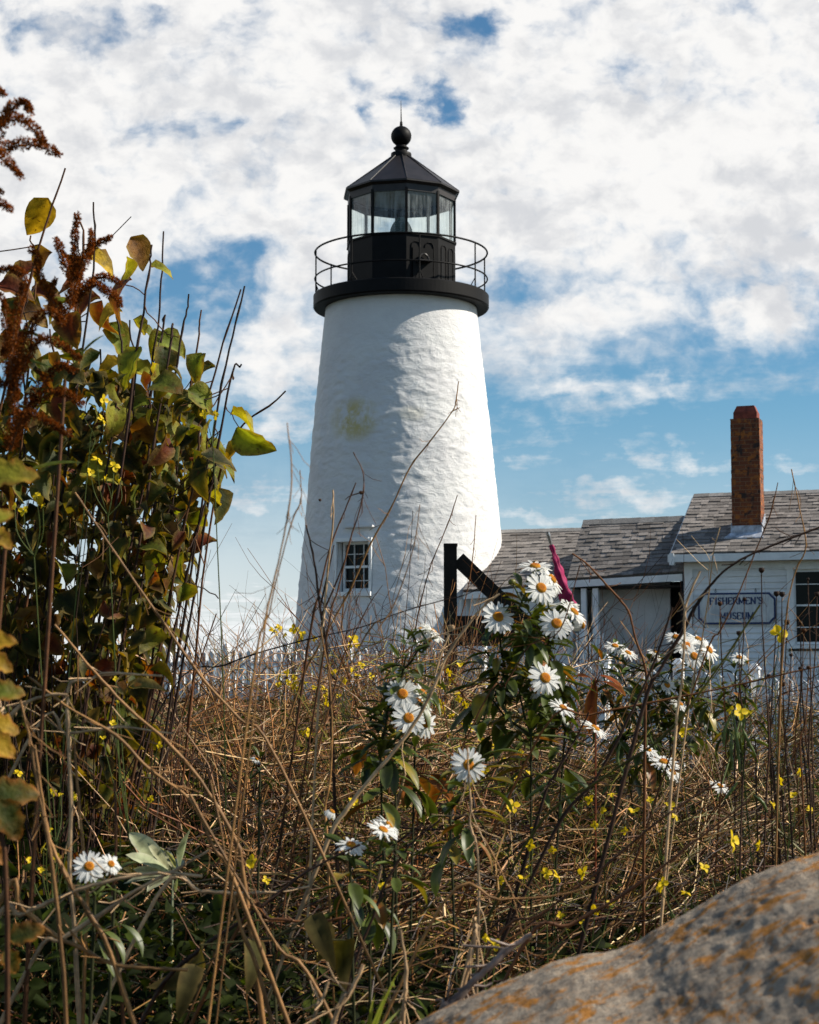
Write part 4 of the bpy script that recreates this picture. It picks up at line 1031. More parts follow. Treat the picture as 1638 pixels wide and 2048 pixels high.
tangle('thin yellow green stems among the daisies', 3600, 3.0, 6.5, [YGREEN, OLIVE, TAN, YGREEN * .6], [4, 2, 1, 3], 1.0, (-.06, .15), L=(.12, .45), tilt=.6)
tangle('bent olive and tan stems woven through the brush at the right', 7600, 2.0, 8.0, [TAN, BROWN, OLIVE, PALE, DKBROWN], [3.5, 3, 4, 2.5, 6], .95, (.02, .34), bias=.5, r=(.0009, .0025))
tangle('fine dark and straw stems matted low in front', 5200, 1.9, 3.9, [DKBROWN, BROWN, TAN, OLIVE, PALE], [7, 4, 2.5, 2, 1.2], 1.15, (-.12, .32), L=(.15, .5), r=(.0006, .0017), bias=.45)
tangle('bent pale stems woven through the left foreground', 1000, 1.7, 4.0, [TAN, BROWN, RUST, PALE], [5, 3, 1.5, 3], .9, (-.34, .05), r=(.0008, .0022))
# --- green ground cover, with small leaves
def ground_cover(name, label, n, y0, y1, hk, cols, w, Ls, pw=1.2):
    x, y = field(n, y0, y1, .7, pw); k = off_boulder(x, y); x, y = x[k], y[k]
    cl = fbm(np.stack([x * 1.6, y * 1.6, x * 0], 1), 3, 41) > .42; x, y = x[cl], y[cl]; n = len(x)
    z_ = ground(x, y) + brush_height(x, y) * hk * rng.random(n)
    dv_ = rng.normal(0, 1, (n, 3)); dv_[:, 2] = np.abs(dv_[:, 2]) * .5
    nr_ = rng.normal(0, .6, (n, 3)); nr_[:, 2] += 1
    L = rand(n, *Ls)
    return tag(MB().leaves(np.stack([x, y, z_], 1), dv_, nr_, L, L * rand(n, .35, .8), rand(n, .1, .9), rand(n, .1, .6), palette(n, cols, w), 'ovate', nu=4, nv=3).build(name, M['small'], smooth=True), label, 'undergrowth', kind='stuff')
ground_cover('ground_cover', 'dark green leafy undergrowth between the dry stems', 26000, 1.6, 8.5, .85, [GREEN, DKGREEN, OLIVE, GREEN * 1.6], [3, 5, 2, 1.0], (.014, .046))
def shade_leaves(label, n, y0, y1, xr, zr, cols, w, Ls):  # fill leaves, coloured dark to stand for shade low in the thicket
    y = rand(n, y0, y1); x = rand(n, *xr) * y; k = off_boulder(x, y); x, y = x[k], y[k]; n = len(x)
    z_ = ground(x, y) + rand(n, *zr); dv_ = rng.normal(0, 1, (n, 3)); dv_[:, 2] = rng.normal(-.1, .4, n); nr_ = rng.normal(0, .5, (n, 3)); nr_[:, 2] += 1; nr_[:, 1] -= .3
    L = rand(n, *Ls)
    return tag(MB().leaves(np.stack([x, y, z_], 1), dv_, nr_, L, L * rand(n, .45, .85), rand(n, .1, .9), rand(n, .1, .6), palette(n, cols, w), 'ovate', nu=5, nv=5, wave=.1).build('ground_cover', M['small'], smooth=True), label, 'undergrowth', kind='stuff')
shade_leaves('broad green leaves toned dark for the shade under the shrub', 8000, 2.3, 6.5, (-.30, -.10), (0, .58), [DKGREEN * .6, DKGREEN, GREEN * .8, DKGREEN * 1.6], [5, 4, 2, 1], (.014, .046))
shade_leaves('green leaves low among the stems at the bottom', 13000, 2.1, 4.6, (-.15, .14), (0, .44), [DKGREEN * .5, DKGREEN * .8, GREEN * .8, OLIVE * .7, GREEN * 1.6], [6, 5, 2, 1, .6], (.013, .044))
shade_leaves('small leaves toned dark for shade under the dry stems beside the boulder', 12000, 2.0, 5.0, (.08, .32), (0, .42), [DKGREEN * .5, DKGREEN, GREEN, OLIVE * .8, DKBROWN], [5, 4, 1.5, 1.5, 3], (.012, .036))
shade_leaves('low leaves toned dark for shade under the brown brush', 9000, 4.4, 8.5, (-.14, .12), (0, .52), [DKGREEN * .7, DKBROWN, GREEN, OLIVE * .7], [4, 4, 2, 2], (.020, .055))
# green and yellowish grass blades
x, y = field(9000, 1.6, 9, .7, 1.1); k = off_boulder(x, y); x, y = x[k], y[k]; n = len(x)
a = rand(n, 0, 2 * math.pi); L = rand(n, .12, .45) * (.5 + .5 * smooth01(2, 4, y))
dv_ = np.stack([np.cos(a) * .5, np.sin(a) * .5, np.ones(n) * rand(n, .4, 1.4)], 1); nr_ = np.stack([-np.cos(a), -np.sin(a), np.ones(n) * .5], 1)
tag(MB().leaves(np.stack([x, y, ground(x, y)], 1), dv_, nr_, L, rand(n, .002, .005), rand(n, .2, 1.1), .3, palette(n, [OLIVE, GREEN, TAN, np.array([.2, .17, .04])], [3, 3, 3, 2]), 'blade', nu=5, nv=3).build('grass', M['small'], smooth=True), 'thin green and straw grass blades in the brush', 'grass', kind='stuff')
# meadow grass out to the fences
x, y = field(16000, 9, 31, 2.5, 1.0); k = (y < 28) | (np.abs(x + .2) > 3); x, y = x[k], y[k]; n = len(x)
a = rand(n, 0, 2 * math.pi); dv_ = np.stack([np.cos(a) * .4, np.sin(a) * .4, np.ones(n)], 1); nr_ = np.stack([-np.cos(a), -np.sin(a), np.ones(n) * .5], 1)
tag(MB().leaves(np.stack([x, y, ground(x, y) - .01], 1), dv_, nr_, rand(n, .12, .34), rand(n, .008, .018), rand(n, .2, .8), .3, palette(n, [OLIVE, GREEN, TAN * .8], [3, 2, 3]), 'blade', nu=4, nv=3).build('meadow_grass', M['small'], smooth=True), 'rough grass around the fences and tower', 'grass', kind='stuff')

# ------------------------------------------------------------------ single dry stems one can pick out
def dry_stem(label, pts, Y, r, col, group, heads=(), sides=(), dY=0.0, foot=True, name='dry_twig', mat='twig', cat='stem'):
    """pts: photo pixels from tip to foot at distance Y; the stem is carried on down to the ground"""
    P3 = [PX(a, b_, Y + dY * i / max(1, len(pts) - 1)) for i, (a, b_) in enumerate(pts)]
    if foot:
        e = P3[-1] - P3[-2]; l_ = P3[-1].copy(); gz = g1(l_[0], l_[1])
        if l_[2] > gz + .02:
            k_ = (l_[2] - gz) ; hx = np.clip(e[0] / max(abs(e[2]), .01), -.7, .7) * k_ * .6
            P3 += [np.array([l_[0] + hx * .6, l_[1], l_[2] - k_ * .55]), np.array([l_[0] + hx, l_[1], gz - .02])]
    root = thing(name, label, cat, tuple(P3[-1]), group)
    cl = np.asarray(col, float)
    mb = MB(); ln = smooth_line(P3, 5); ln = ln + (rng.random(ln.shape) - .5) * r * .35
    rd = np.linspace(r * .55, r * 1.25, len(ln)); nodes = rng.random(len(ln)) < .12; rd = rd * (1 + .22 * nodes)
    rd = rd * (.82 + .36 * np.interp(np.arange(len(ln)), np.arange(0, len(ln) + 3, 3), rng.random(len(np.arange(0, len(ln) + 3, 3)))))
    cv_ = cl[None, None] * (.62 + .7 * np.interp(np.arange(len(ln)), np.arange(0, len(ln) + 4, 4), rng.random(len(np.arange(0, len(ln) + 4, 4)))))[None, :, None] * (1 - .35 * nodes[None, :, None])
    mb.tubes(ln[None], rd[None], 6, cv_)
    ns = max(2, int(len(ln) * .35)); B, _ = offshoots(ln[None, :max(4, int(len(ln) * .7))], ns, .008, .05, 4, .8, .05); mb.tubes(B, r * .3, 3, np.tile(cl, (ns, 1)))
    under(mb.build('stalk', M[mat], smooth=True), root)
    for sp in sides:
        q = [PX(a, b_, Y) for a, b_ in sp]
        under(MB().tube(q, r * .7, r * .35, 5, cl, 4).build('side_twig', M[mat], smooth=True), root)
    if heads:
        for (a, b_, pr_) in heads:
            c_ = PX(a, b_, Y); rr_ = pr_ * Y / F
            hb = MB(); pr2 = [(0.0, -rr_ * 1.1), (rr_ * .5, -rr_ * .9), (rr_, -rr_ * .2), (rr_ * .95, rr_ * .3), (rr_ * .7, rr_ * .75), (rr_ * .25, rr_ * .55), (0, rr_ * .45)]
            hb.lathe(pr2, (0, 0), 10, col=cl * .55)
            th_ = np.linspace(0, 2 * math.pi, 9)[:-1]
            hb.leaves(np.stack([np.cos(th_) * rr_ * .7, np.sin(th_) * rr_ * .7, th_ * 0 + rr_ * .3], 1), np.stack([np.cos(th_), np.sin(th_), th_ * 0 + .8], 1), np.stack([-np.cos(th_) * .5, -np.sin(th_) * .5, th_ * 0 + 1], 1), rr_ * .8, rr_ * .45, .2, .2, cl * .8, nu=3, nv=3)
            hb.v = [v_ + c_ for v_ in hb.v]
            under(hb.build('seed_head', M[mat], smooth=True), root)
    return root
GT = 'tall dry stems before the tower'
for a in (
    ('long tan stem slanting across the tower with a forked tip', [(917, 763), (912, 800), (905, 822), (862, 880), (820, 935), (785, 1010), (740, 1090), (700, 1180), (640, 1290), (590, 1400)], 3.6, .0021, TAN * .8, GT, (), [[(905, 822), (920, 815)]]),
    ('straight brown stem rising in front of the tower right of its window', [(915, 990), (895, 1050), (862, 1130), (838, 1220), (826, 1290), (800, 1420)], 3.8, .0022, BROWN * 1.1, GT),
    ('thin blurred stem just right of the tower window', [(840, 1010), (828, 1090), (800, 1180), (770, 1240), (700, 1330)], 2.4, .0012, TAN * .8, GT),
    ('brown stem crossing the left edge of the tower window', [(712, 965), (690, 1020), (662, 1090), (640, 1180), (615, 1300)], 3.2, .0022, BROWN, GT),
    ('curved stem with a berry hooking over the tower window', [(707, 905), (727, 950), (722, 1010), (700, 1080), (676, 1180), (650, 1290)], 2.9, .0017, BROWN, GT, [(722, 985, 4), (640, 1000, 3)], [[(722, 985), (700, 992), (690, 1000)]]),
    ('pale upright stem on the left of the tower window', [(666, 980), (666, 1040), (656, 1140), (648, 1230), (640, 1340)], 3.0, .0025, PALE * .9, GT),
    ('dark thick forked stem at the foot of the tower wall', [(612, 1050), (628, 1120), (640, 1215), (655, 1310), (662, 1420)], 3.0, .0029, DKBROWN * 1.6, GT, (), [[(640, 1215), (655, 1150), (668, 1090)], [(643, 1230), (662, 1190), (690, 1120), (700, 1085)]]),
    ('grey blurred stem in the gap left of the tower', [(574, 845), (583, 930), (580, 1000), (562, 1100), (530, 1240), (500, 1400)], 1.7, .0011, TAN, GT),
    ('faint curving twig left of the tower base', [(600, 940), (602, 1000), (585, 1040), (560, 1130), (538, 1230), (520, 1330)], 1.9, .0010, TAN * .9, GT),
    ('upright thin stem above the diagonal timber brace', [(952, 1030), (946, 1110), (935, 1180), (915, 1260), (880, 1380)], 3.4, .0016, RUST, GT),
    ('short stem slanting beside the tower window sill', [(765, 1170), (735, 1215), (700, 1290), (670, 1370)], 3.3, .0015, BROWN, GT),
    ('long thin dark stem running level across the tower foot', [(985, 1160), (930, 1190), (880, 1202), (800, 1225), (720, 1255), (590, 1285), (450, 1330), (330, 1400)], 3.0, .0014, DKBROWN, GT),
    ('thick pale stem arching past the daisies from the timber brace', [(1000, 1188), (975, 1205), (938, 1247), (895, 1310), (872, 1365), (838, 1432), (790, 1500), (700, 1610), (640, 1720)], 2.6, .0032, PALE * .85, GT),
    ('pale stem leaning beside the dark post', [(900, 1268), (885, 1300), (868, 1355), (840, 1430)], 3.0, .0026, PALE, GT, [(903, 1255, 7)]),
    ('slender pale stem with a kink left of the central daisies', [(640, 1255), (655, 1330), (662, 1400), (664, 1480), (660, 1560), (650, 1620), (655, 1700)], 2.7, .0022, TAN, GT),
): dry_stem(*a)
GH = 'dry stems before the museum house'
for a in (
    ('brown stem bending over in front of the porch roof', [(1145, 1107), (1178, 1132), (1222, 1180), (1256, 1222), (1272, 1280), (1292, 1345), (1290, 1450)], 3.2, .0026, BROWN * 1.2, GH),
    ('thick dark stem sweeping over the sign from the right edge', [(1660, 1046), (1560, 1085), (1480, 1120), (1425, 1165), (1390, 1215), (1366, 1262), (1320, 1340), (1280, 1440)], 2.6, .0030, DKBROWN * 1.5, GH),
    ('kinked pale stem rising over the house roof at the right', [(1583, 938), (1598, 1010), (1612, 1092), (1592, 1140), (1577, 1200), (1566, 1300), (1560, 1420)], 3.0, .0017, TAN * .8, GH),
    ('brown stem climbing from the sign to the chimney foot', [(1556, 965), (1540, 1030), (1512, 1100), (1474, 1195), (1440, 1262), (1400, 1340)], 3.1, .0017, BROWN * 1.2, GH, (), [[(1530, 1060), (1518, 1040), (1514, 1028)], [(1545, 1005), (1552, 985)]]),
    ('pale thin stem crossing the left end of the sign', [(1440, 1055), (1426, 1110), (1416, 1200), (1402, 1290), (1380, 1400)], 3.1, .0018, PALE * .8, GH),
    ('rough pale stem before the dark porch corner', [(1400, 1142), (1372, 1210), (1368, 1290), (1362, 1380), (1350, 1480)], 2.5, .0023, PALE * .8, GH, (), [[(1370, 1215), (1358, 1185)], [(1368, 1225), (1392, 1200), (1420, 1182)]]),
    ('level reddish stem crossing in front of the house wall', [(1650, 1330), (1560, 1350), (1450, 1375), (1330, 1400), (1180, 1430), (1080, 1470)], 2.9, .0022, RUST * .8, GH),
    ('dark slanting stem above the gap in the picket fence', [(1178, 1425), (1150, 1480), (1110, 1550), (1080, 1620)], 2.8, .0030, DKBROWN, GH),
    ('brown diagonal stem through the daisies by the porch', [(1160, 1130), (1120, 1260), (1060, 1290), (1010, 1370), (960, 1420)], 3.0, .0015, BROWN, GH),
    ('long dark stem slanting down from the porch daisies', [(1345, 1215), (1310, 1320), (1265, 1420), (1190, 1560), (1100, 1680)], 2.7, .0028, DKBROWN * 1.3, GH),
    ('olive stem slanting up right of the fence gap', [(1520, 1210), (1440, 1330), (1330, 1470), (1200, 1560), (1050, 1690)], 2.5, .0024, OLIVE * .8, GH),
): dry_stem(*a)
# upright dark stems with round seed heads at the right
GS = 'dark seed stems beside the house window'
for lab, hx, hy, bx, r in (
    ('seed stem with a round head just under the eave', 1523, 1140, 1538, 6), ('seed stem topping out left of the window casing', 1553, 1187, 1540, 6), ('seed stem whose head touches the right end of the sign', 1564, 1188, 1556, 6),
    ('seed stem with a dark head beside the yellow flower', 1574, 1244, 1538, 6), ('seed stem in front of the MUSEUM lettering', 1478, 1266, 1490, 5.5), ('seed stem under the first letters of the sign', 1440, 1207, 1452, 5),
    ('small tan seed head before the upper window pane', 1601, 1246, 1612, 4.5), ('tan seed head before the lower window pane', 1608, 1261, 1590, 5), ('seed head at the bottom corner of the window', 1601, 1337, 1604, 5),
    ('seed stem low beside the window sill', 1566, 1368, 1574, 5), ('seed head on the clapboards below the window', 1617, 1335, 1600, 4.5), ('seed stem rising against the dark window glass', 1616, 1158, 1624, 3), ('thin seed stem at the frame edge of the window', 1634, 1188, 1618, 5),
    ('short seed stem below the yellow flower', 1538, 1352, 1540, 5), ('bent seed stem over the fence pickets', 1490, 1370, 1510, 5), ('seed stem crossing the middle of the sign', 1489, 1198, 1470, 4), ('seed stem with a pale tip under the sill', 1582, 1310, 1570, 4)):
    Yq = 2.9 + (hx % 7) * .09
    dry_stem(lab, [(hx, hy + r), (hx + (bx - hx) * .25 + (hy % 5 - 2), hy + 110), (bx, 1480), (bx + (hx % 9 - 4) * 3, 1600)], Yq, .0017, (DKBROWN * 1.9 if hx % 3 else RUST * .7), GS, [(hx, hy, r)], name='seed_stalk')
# stout pale stalks lying across the foreground
GF = 'stout dry stalks across the foreground'
for a in (
    ('pale stalk bent at a knee high on the left', [(325, 1352), (260, 1348), (205, 1347), (180, 1358), (140, 1368), (135, 1420), (138, 1500), (142, 1620), (140, 1760), (150, 1880)], 2.3, .0036, PALE, GF),
    ('short pale stalk stub pointing up left of the knee', [(148, 1480), (155, 1570), (165, 1680), (175, 1780), (170, 1900)], 2.2, .0030, TAN, GF),
    ('pale stalk arching down from the shrub to the left edge', [(135, 1390), (95, 1390), (40, 1412), (10, 1445), (-30, 1480)], 2.1, .0034, PALE, GF),
    ('long pale stalk running level under the shrub', [(345, 1468), (250, 1455), (190, 1460), (130, 1468), (60, 1475)], 2.3, .0030, PALE * .9, GF),
    ('long diagonal stalk falling from the shrub into the brush', [(110, 1250), (190, 1345), (260, 1420), (330, 1480), (400, 1560), (470, 1680), (490, 1780)], 2.2, .0034, TAN, GF),
    ('parallel diagonal stalk just under the shrub stems', [(60, 1355), (130, 1410), (230, 1470), (300, 1540), (380, 1600), (430, 1700), (480, 1790)], 2.1, .0030, TAN * .85, GF),
    ('upper diagonal stalk beginning among the shrub leaves', [(150, 985), (200, 1060), (260, 1150), (330, 1250), (400, 1350), (480, 1440), (560, 1530)], 2.3, .0026, TAN * .9, GF),
    ('thick stalk lying low across the lower left corner', [(420, 1700), (350, 1740), (270, 1782), (200, 1830), (120, 1880), (60, 1930)], 2.1, .0040, PALE * .85, GF),
    ('long arched stalk behind the lower left daisies', [(405, 1752), (330, 1746), (250, 1755), (170, 1775), (110, 1800), (40, 1830), (-20, 1860)], 2.0, .0040, PALE * .9, GF),
    ('pale stalk lying level right of the lower left daisies', [(620, 1773), (560, 1783), (480, 1787), (400, 1783), (315, 1792)], 2.3, .0034, PALE, GF),
    ('snapped stalk lying along the bottom left', [(375, 1940), (300, 1936), (225, 1928), (170, 1900), (110, 1870), (40, 1815), (0, 1800)], 2.0, .0040, TAN, GF),
    ('dark upright stalk left of the lower left daisies', [(228, 1560), (232, 1640), (230, 1740), (225, 1830), (240, 1960)], 2.3, .0034, BROWN, GF),
    ('slanting tan stalk cutting through the lower left corner', [(70, 1490), (85, 1600), (100, 1680), (135, 1760), (180, 1830), (240, 1960)], 2.0, .0036, TAN * .9, GF),
    ('steep tan stalk at the left edge', [(40, 1400), (60, 1480), (72, 1560), (100, 1700), (118, 1850), (130, 2000)], 1.9, .0030, TAN * .8, GF),
    ('long rising dark branch in the bottom middle', [(720, 1690), (620, 1740), (540, 1800), (470, 1850), (400, 1900), (300, 2010)], 2.2, .0036, DKBROWN * 1.6, GF),
    ('upright pale stalk rising in the bottom middle', [(800, 1860), (812, 1930), (810, 1990), (806, 2070)], 1.9, .0034, PALE, GF),
    ('leaning pale stalk at the bottom middle left', [(728, 1930), (700, 1985), (660, 2060)], 1.8, .0042, PALE, GF),
    ('short leaning straw at the bottom left of the middle', [(658, 1962), (640, 2010), (625, 2060)], 1.8, .0034, PALE, GF),
    ('smooth grey branch lying against the boulder', [(1062, 1868), (1010, 1905), (950, 1960), (915, 1995), (890, 2020), (878, 2040)], 1.95, .0068, np.array([.26, .2, .17]), GF),
    ('broken stub standing left of the boulder', [(948, 1835), (951, 1855), (948, 1890), (930, 1960)], 2.0, .0048, PALE * .8, GF),
    ('wiry pale stem right of the central daisies', [(935, 1495), (938, 1560), (942, 1610), (940, 1650), (955, 1700), (958, 1800), (955, 1900)], 2.3, .0024, PALE * .9, GF),
    ('thin stem from the pale stem fork', [(940, 1640), (975, 1690), (1010, 1760), (1040, 1850)], 2.3, .0016, TAN, GF),
    ('red brown stalk lying level at the bottom centre', [(690, 1835), (620, 1845), (540, 1838), (480, 1850)], 2.2, .0034, RUST * .9, GF),
    ('dark rising branch beside the lower daisies', [(880, 1640), (820, 1690), (770, 1770), (740, 1850), (700, 1960)], 2.4, .0030, DKBROWN * 1.6, GF),
    ('dark sloping branch above the boulder', [(1440, 1560), (1320, 1640), (1200, 1740), (1080, 1830), (980, 1900)], 2.2, .0026, BROWN * .8, GF),
    ('brown sloping branch nearest the boulder top', [(1500, 1600), (1380, 1690), (1260, 1780), (1140, 1850), (1040, 1900)], 2.1, .0030, BROWN, GF),
    ('tan stem leaning over the boulder shoulder', [(1220, 1760), (1120, 1790), (1000, 1800), (880, 1815)], 2.1, .0022, TAN, GF),
    ('steep tan stalk left of the middle', [(420, 1560), (440, 1650), (455, 1740), (480, 1850), (530, 1990)], 2.1, .0030, TAN * .85, GF),
    ('long tan stalk falling from the brush to the bottom centre', [(380, 1590), (430, 1680), (500, 1800), (560, 1900), (640, 1990)], 2.0, .0028, TAN * .9, GF),
): a = list(a); a[3] *= .82; dry_stem(*a, name='dry_stalk', mat='straw')

# ------------------------------------------------------------------ big leafy shrub on the left
SY = 3.9
shrub = thing('leafy_shrub', 'tall shrub with curled yellow green leaves and bare twigs beside the lighthouse', 'shrub', (-.95, SY, g1(-.95, SY)))
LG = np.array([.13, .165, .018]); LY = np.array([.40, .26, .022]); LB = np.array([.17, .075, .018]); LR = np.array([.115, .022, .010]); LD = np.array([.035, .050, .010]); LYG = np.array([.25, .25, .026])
stem_tops = [(130, 338, 60, 560), (187, 403, 180, 600), (328, 463, 306, 720), (305, 488, 284, 640), (379, 590, 352, 740), (402, 620, 382, 760), (490, 573, 432, 830), (481, 578, 405, 850), (570, 783, 440, 940), (484, 730, 452, 800), (325, 640, 318, 700), (345, 655, 335, 720), (150, 425, 160, 560),
             (60, 470, 70, 600), (230, 600, 235, 800), (260, 640, 262, 840), (200, 700, 200, 900), (300, 780, 290, 950), (360, 800, 350, 960), (400, 860, 380, 1000), (100, 660, 110, 860), (30, 680, 50, 880), (430, 950, 390, 1080)]
sp_, rr_ = [], []
for i, (a, b_, c, d_) in enumerate(stem_tops):
    yy = SY + (i * .37 % 1 - .5) * .5
    bx = -.95 + ((c - 230) / 230) * .28 + (i * .61 % 1 - .5) * .16
    p0 = PX(a, b_, yy); p1 = PX(c, d_, yy); gz = g1(bx, yy)
    pm = np.array([p1[0] * .55 + bx * .45, yy, p1[2] * .5 + gz * .5])
    ln = smooth_line([p0, p1, pm, np.array([bx, yy, gz - .05])], 8); ln = np.stack([np.interp(np.linspace(0, 1, 26), np.linspace(0, 1, len(ln)), ln[:, q]) for q in range(3)], 1)
    sp_.append(ln + (rng.random(ln.shape) - .5) * .004); rr_.append(np.linspace(.0020, .0038, 26) * (1 + .3 * (rng.random(26) < .2)))
sp_ = np.array(sp_); rr_ = np.array(rr_)
sb = MB().tubes(sp_, rr_, 6, palette(len(sp_), [DKBROWN, DKBROWN * 1.5, BROWN * .8], [2, 2, 1]))
B, _ = offshoots(sp_, 260, .04, .15, 6, .8, .25, .5); sb.tubes(B, .0014, 4, palette(260, [DKBROWN, BROWN], [2, 1]))
# thicket of thin dark canes in the heart of the shrub
n = 420; bx = rand(n, -1.35, -.50); by = rand(n, SY - .4, SY + .8); hh_ = rand(n, .7, 1.45) * (1 - .45 * smooth01(-.8, -.5, bx))
cn = sticks(bx, by, hh_, .22, 8, .03, .2); sb.tubes(cn, rand(n, .0012, .0030)[:, None] * np.linspace(1, .5, 8), 4, palette(n, [DKBROWN, BROWN * .7, DKBROWN * 1.6], [3, 2, 2]))
B, _ = offshoots(cn, 420, .06, .24, 5, .9, .2, .2); sb.tubes(B, .0010, 3, palette(420, [DKBROWN, BROWN], [2, 1]))
under(sb.build('branches', M['twig'], smooth=True), shrub)
sb = MB()
big = [(30, 590, 36, LR * .8), (62, 636, 34, LB * .5), (20, 705, 36, LR * .6), (95, 598, 34, LR), (112, 648, 32, LB * .6), (135, 668, 34, LR * .7), (165, 618, 34, LR), (50, 680, 34, LD), (75, 452, 42, LY * .7), (205, 532, 34, LY), (285, 520, 36, LB), (262, 548, 26, LYG), (322, 545, 24, LYG), (225, 608, 46, LR), (195, 668, 46, LR * .7), (215, 640, 28, LY), (150, 566, 40, LR), (80, 545, 36, LB * .5), (40, 560, 36, LR), (240, 692, 38, LG),
       (285, 662, 24, LYG), (300, 672, 22, LG), (345, 700, 32, LG), (390, 742, 30, LG), (402, 752, 28, LD), (330, 735, 32, LD), (255, 745, 42, LG), (290, 758, 34, LYG), (315, 766, 28, LYG), (160, 750, 36, LG), (215, 742, 26, LY), (408, 810, 34, LG), (395, 830, 34, LYG), (494, 850, 34, LYG), (505, 905, 42, LG),
       (436, 915, 32, LG), (462, 905, 26, LY), (430, 980, 42, LG), (442, 1018, 32, LD), (386, 1000, 28, LB), (370, 985, 26, LG), (392, 1060, 28, LG), (392, 1108, 40, LR), (318, 1098, 30, LD), (305, 1140, 30, LG), (275, 1190, 32, LG), (180, 1222, 28, LG), (372, 1208, 30, LG * .8), (365, 1170, 26, LD), (120, 830, 40, LG), (150, 870, 36, LD), (265, 830, 36, LG), (232, 850, 34, LYG),
       (300, 880, 40, LD), (340, 860, 34, LYG), (350, 905, 36, LG), (270, 930, 40, LD), (200, 960, 38, LYG), (150, 990, 34, LG), (230, 1010, 40, LR * .8), (300, 1010, 40, LD), (250, 800, 30, LY * .8), (100, 760, 36, LG), (60, 720, 40, LD), (130, 700, 30, LG), (408, 885, 34, LYG), (448, 938, 32, LG), (420, 1002, 38, LYG), (398, 945, 34, LD), (376, 1048, 34, LG), (356, 1085, 32, LB), (340, 1040, 34, LD), (330, 960, 36, LG), (352, 1140, 30, LG), (290, 1250, 32, LD), (230, 1180, 34, LD), (320, 1230, 28, LYG), (380, 870, 32, LG), (360, 820, 34, LD), (60, 630, 32, LG), (20, 640, 36, LD), (110, 620, 30, LG), (310, 700, 30, LYG), (350, 800, 30, LG)]
n = len(big); loc = []; dv_ = []; nm_ = []; LL = []; cc = []
for i, (a, b_, r, c) in enumerate(big):
    yy = SY - .25 + (i * .618 % 1) * .6; p = PX(a, b_, yy); L = 2.4 * r * yy / F
    an = rng.random() * 2 * math.pi
    dd = np.array([math.cos(an) * .9, .35 * math.sin(an), -.35 - .75 * rng.random()])
    if i % 3 == 0: dd = np.array([.75 * (1 if rng.random() < .7 else -1), -.2, -.2])
    dd /= np.linalg.norm(dd); loc.append(p - dd * L * .45 + np.array([0, 0, L * .18])); dv_.append(dd); nm_.append(np.array([rng.normal(0, .45), -.55 + rng.normal(0, .4), .7])); LL.append(L); cc.append(c * rng.uniform(1.0, 1.5))
LL = np.array(LL)
sb.leaves(loc, dv_, nm_, LL, LL * rand(n, .66, .88), rand(n, .35, 1.05), rand(n, .2, .7), cc, 'ovate', edge=np.array([.30, .20, .04]), nu=9, nv=7, wave=.16, twist=.5)
# the mass of leaves inside, colours lowered to stand for the inner shade
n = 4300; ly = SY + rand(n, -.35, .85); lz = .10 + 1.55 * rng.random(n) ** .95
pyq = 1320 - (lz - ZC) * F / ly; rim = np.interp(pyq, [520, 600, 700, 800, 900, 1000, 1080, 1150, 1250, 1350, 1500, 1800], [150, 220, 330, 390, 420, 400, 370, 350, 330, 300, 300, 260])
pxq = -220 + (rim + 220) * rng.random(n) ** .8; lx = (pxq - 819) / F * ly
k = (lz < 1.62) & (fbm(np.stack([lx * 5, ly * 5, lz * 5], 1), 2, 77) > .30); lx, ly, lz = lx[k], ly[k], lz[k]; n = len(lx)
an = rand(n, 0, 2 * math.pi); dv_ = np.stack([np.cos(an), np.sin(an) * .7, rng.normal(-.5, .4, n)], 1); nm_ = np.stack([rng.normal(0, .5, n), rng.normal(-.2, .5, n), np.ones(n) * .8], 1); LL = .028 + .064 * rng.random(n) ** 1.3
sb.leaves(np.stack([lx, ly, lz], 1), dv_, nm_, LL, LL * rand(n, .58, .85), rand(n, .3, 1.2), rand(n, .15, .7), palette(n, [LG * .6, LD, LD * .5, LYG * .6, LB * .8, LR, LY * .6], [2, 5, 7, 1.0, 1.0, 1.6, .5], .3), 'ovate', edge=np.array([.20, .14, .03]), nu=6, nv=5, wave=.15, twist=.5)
under(sb.build('foliage', M['leaf'], smooth=True), shrub)

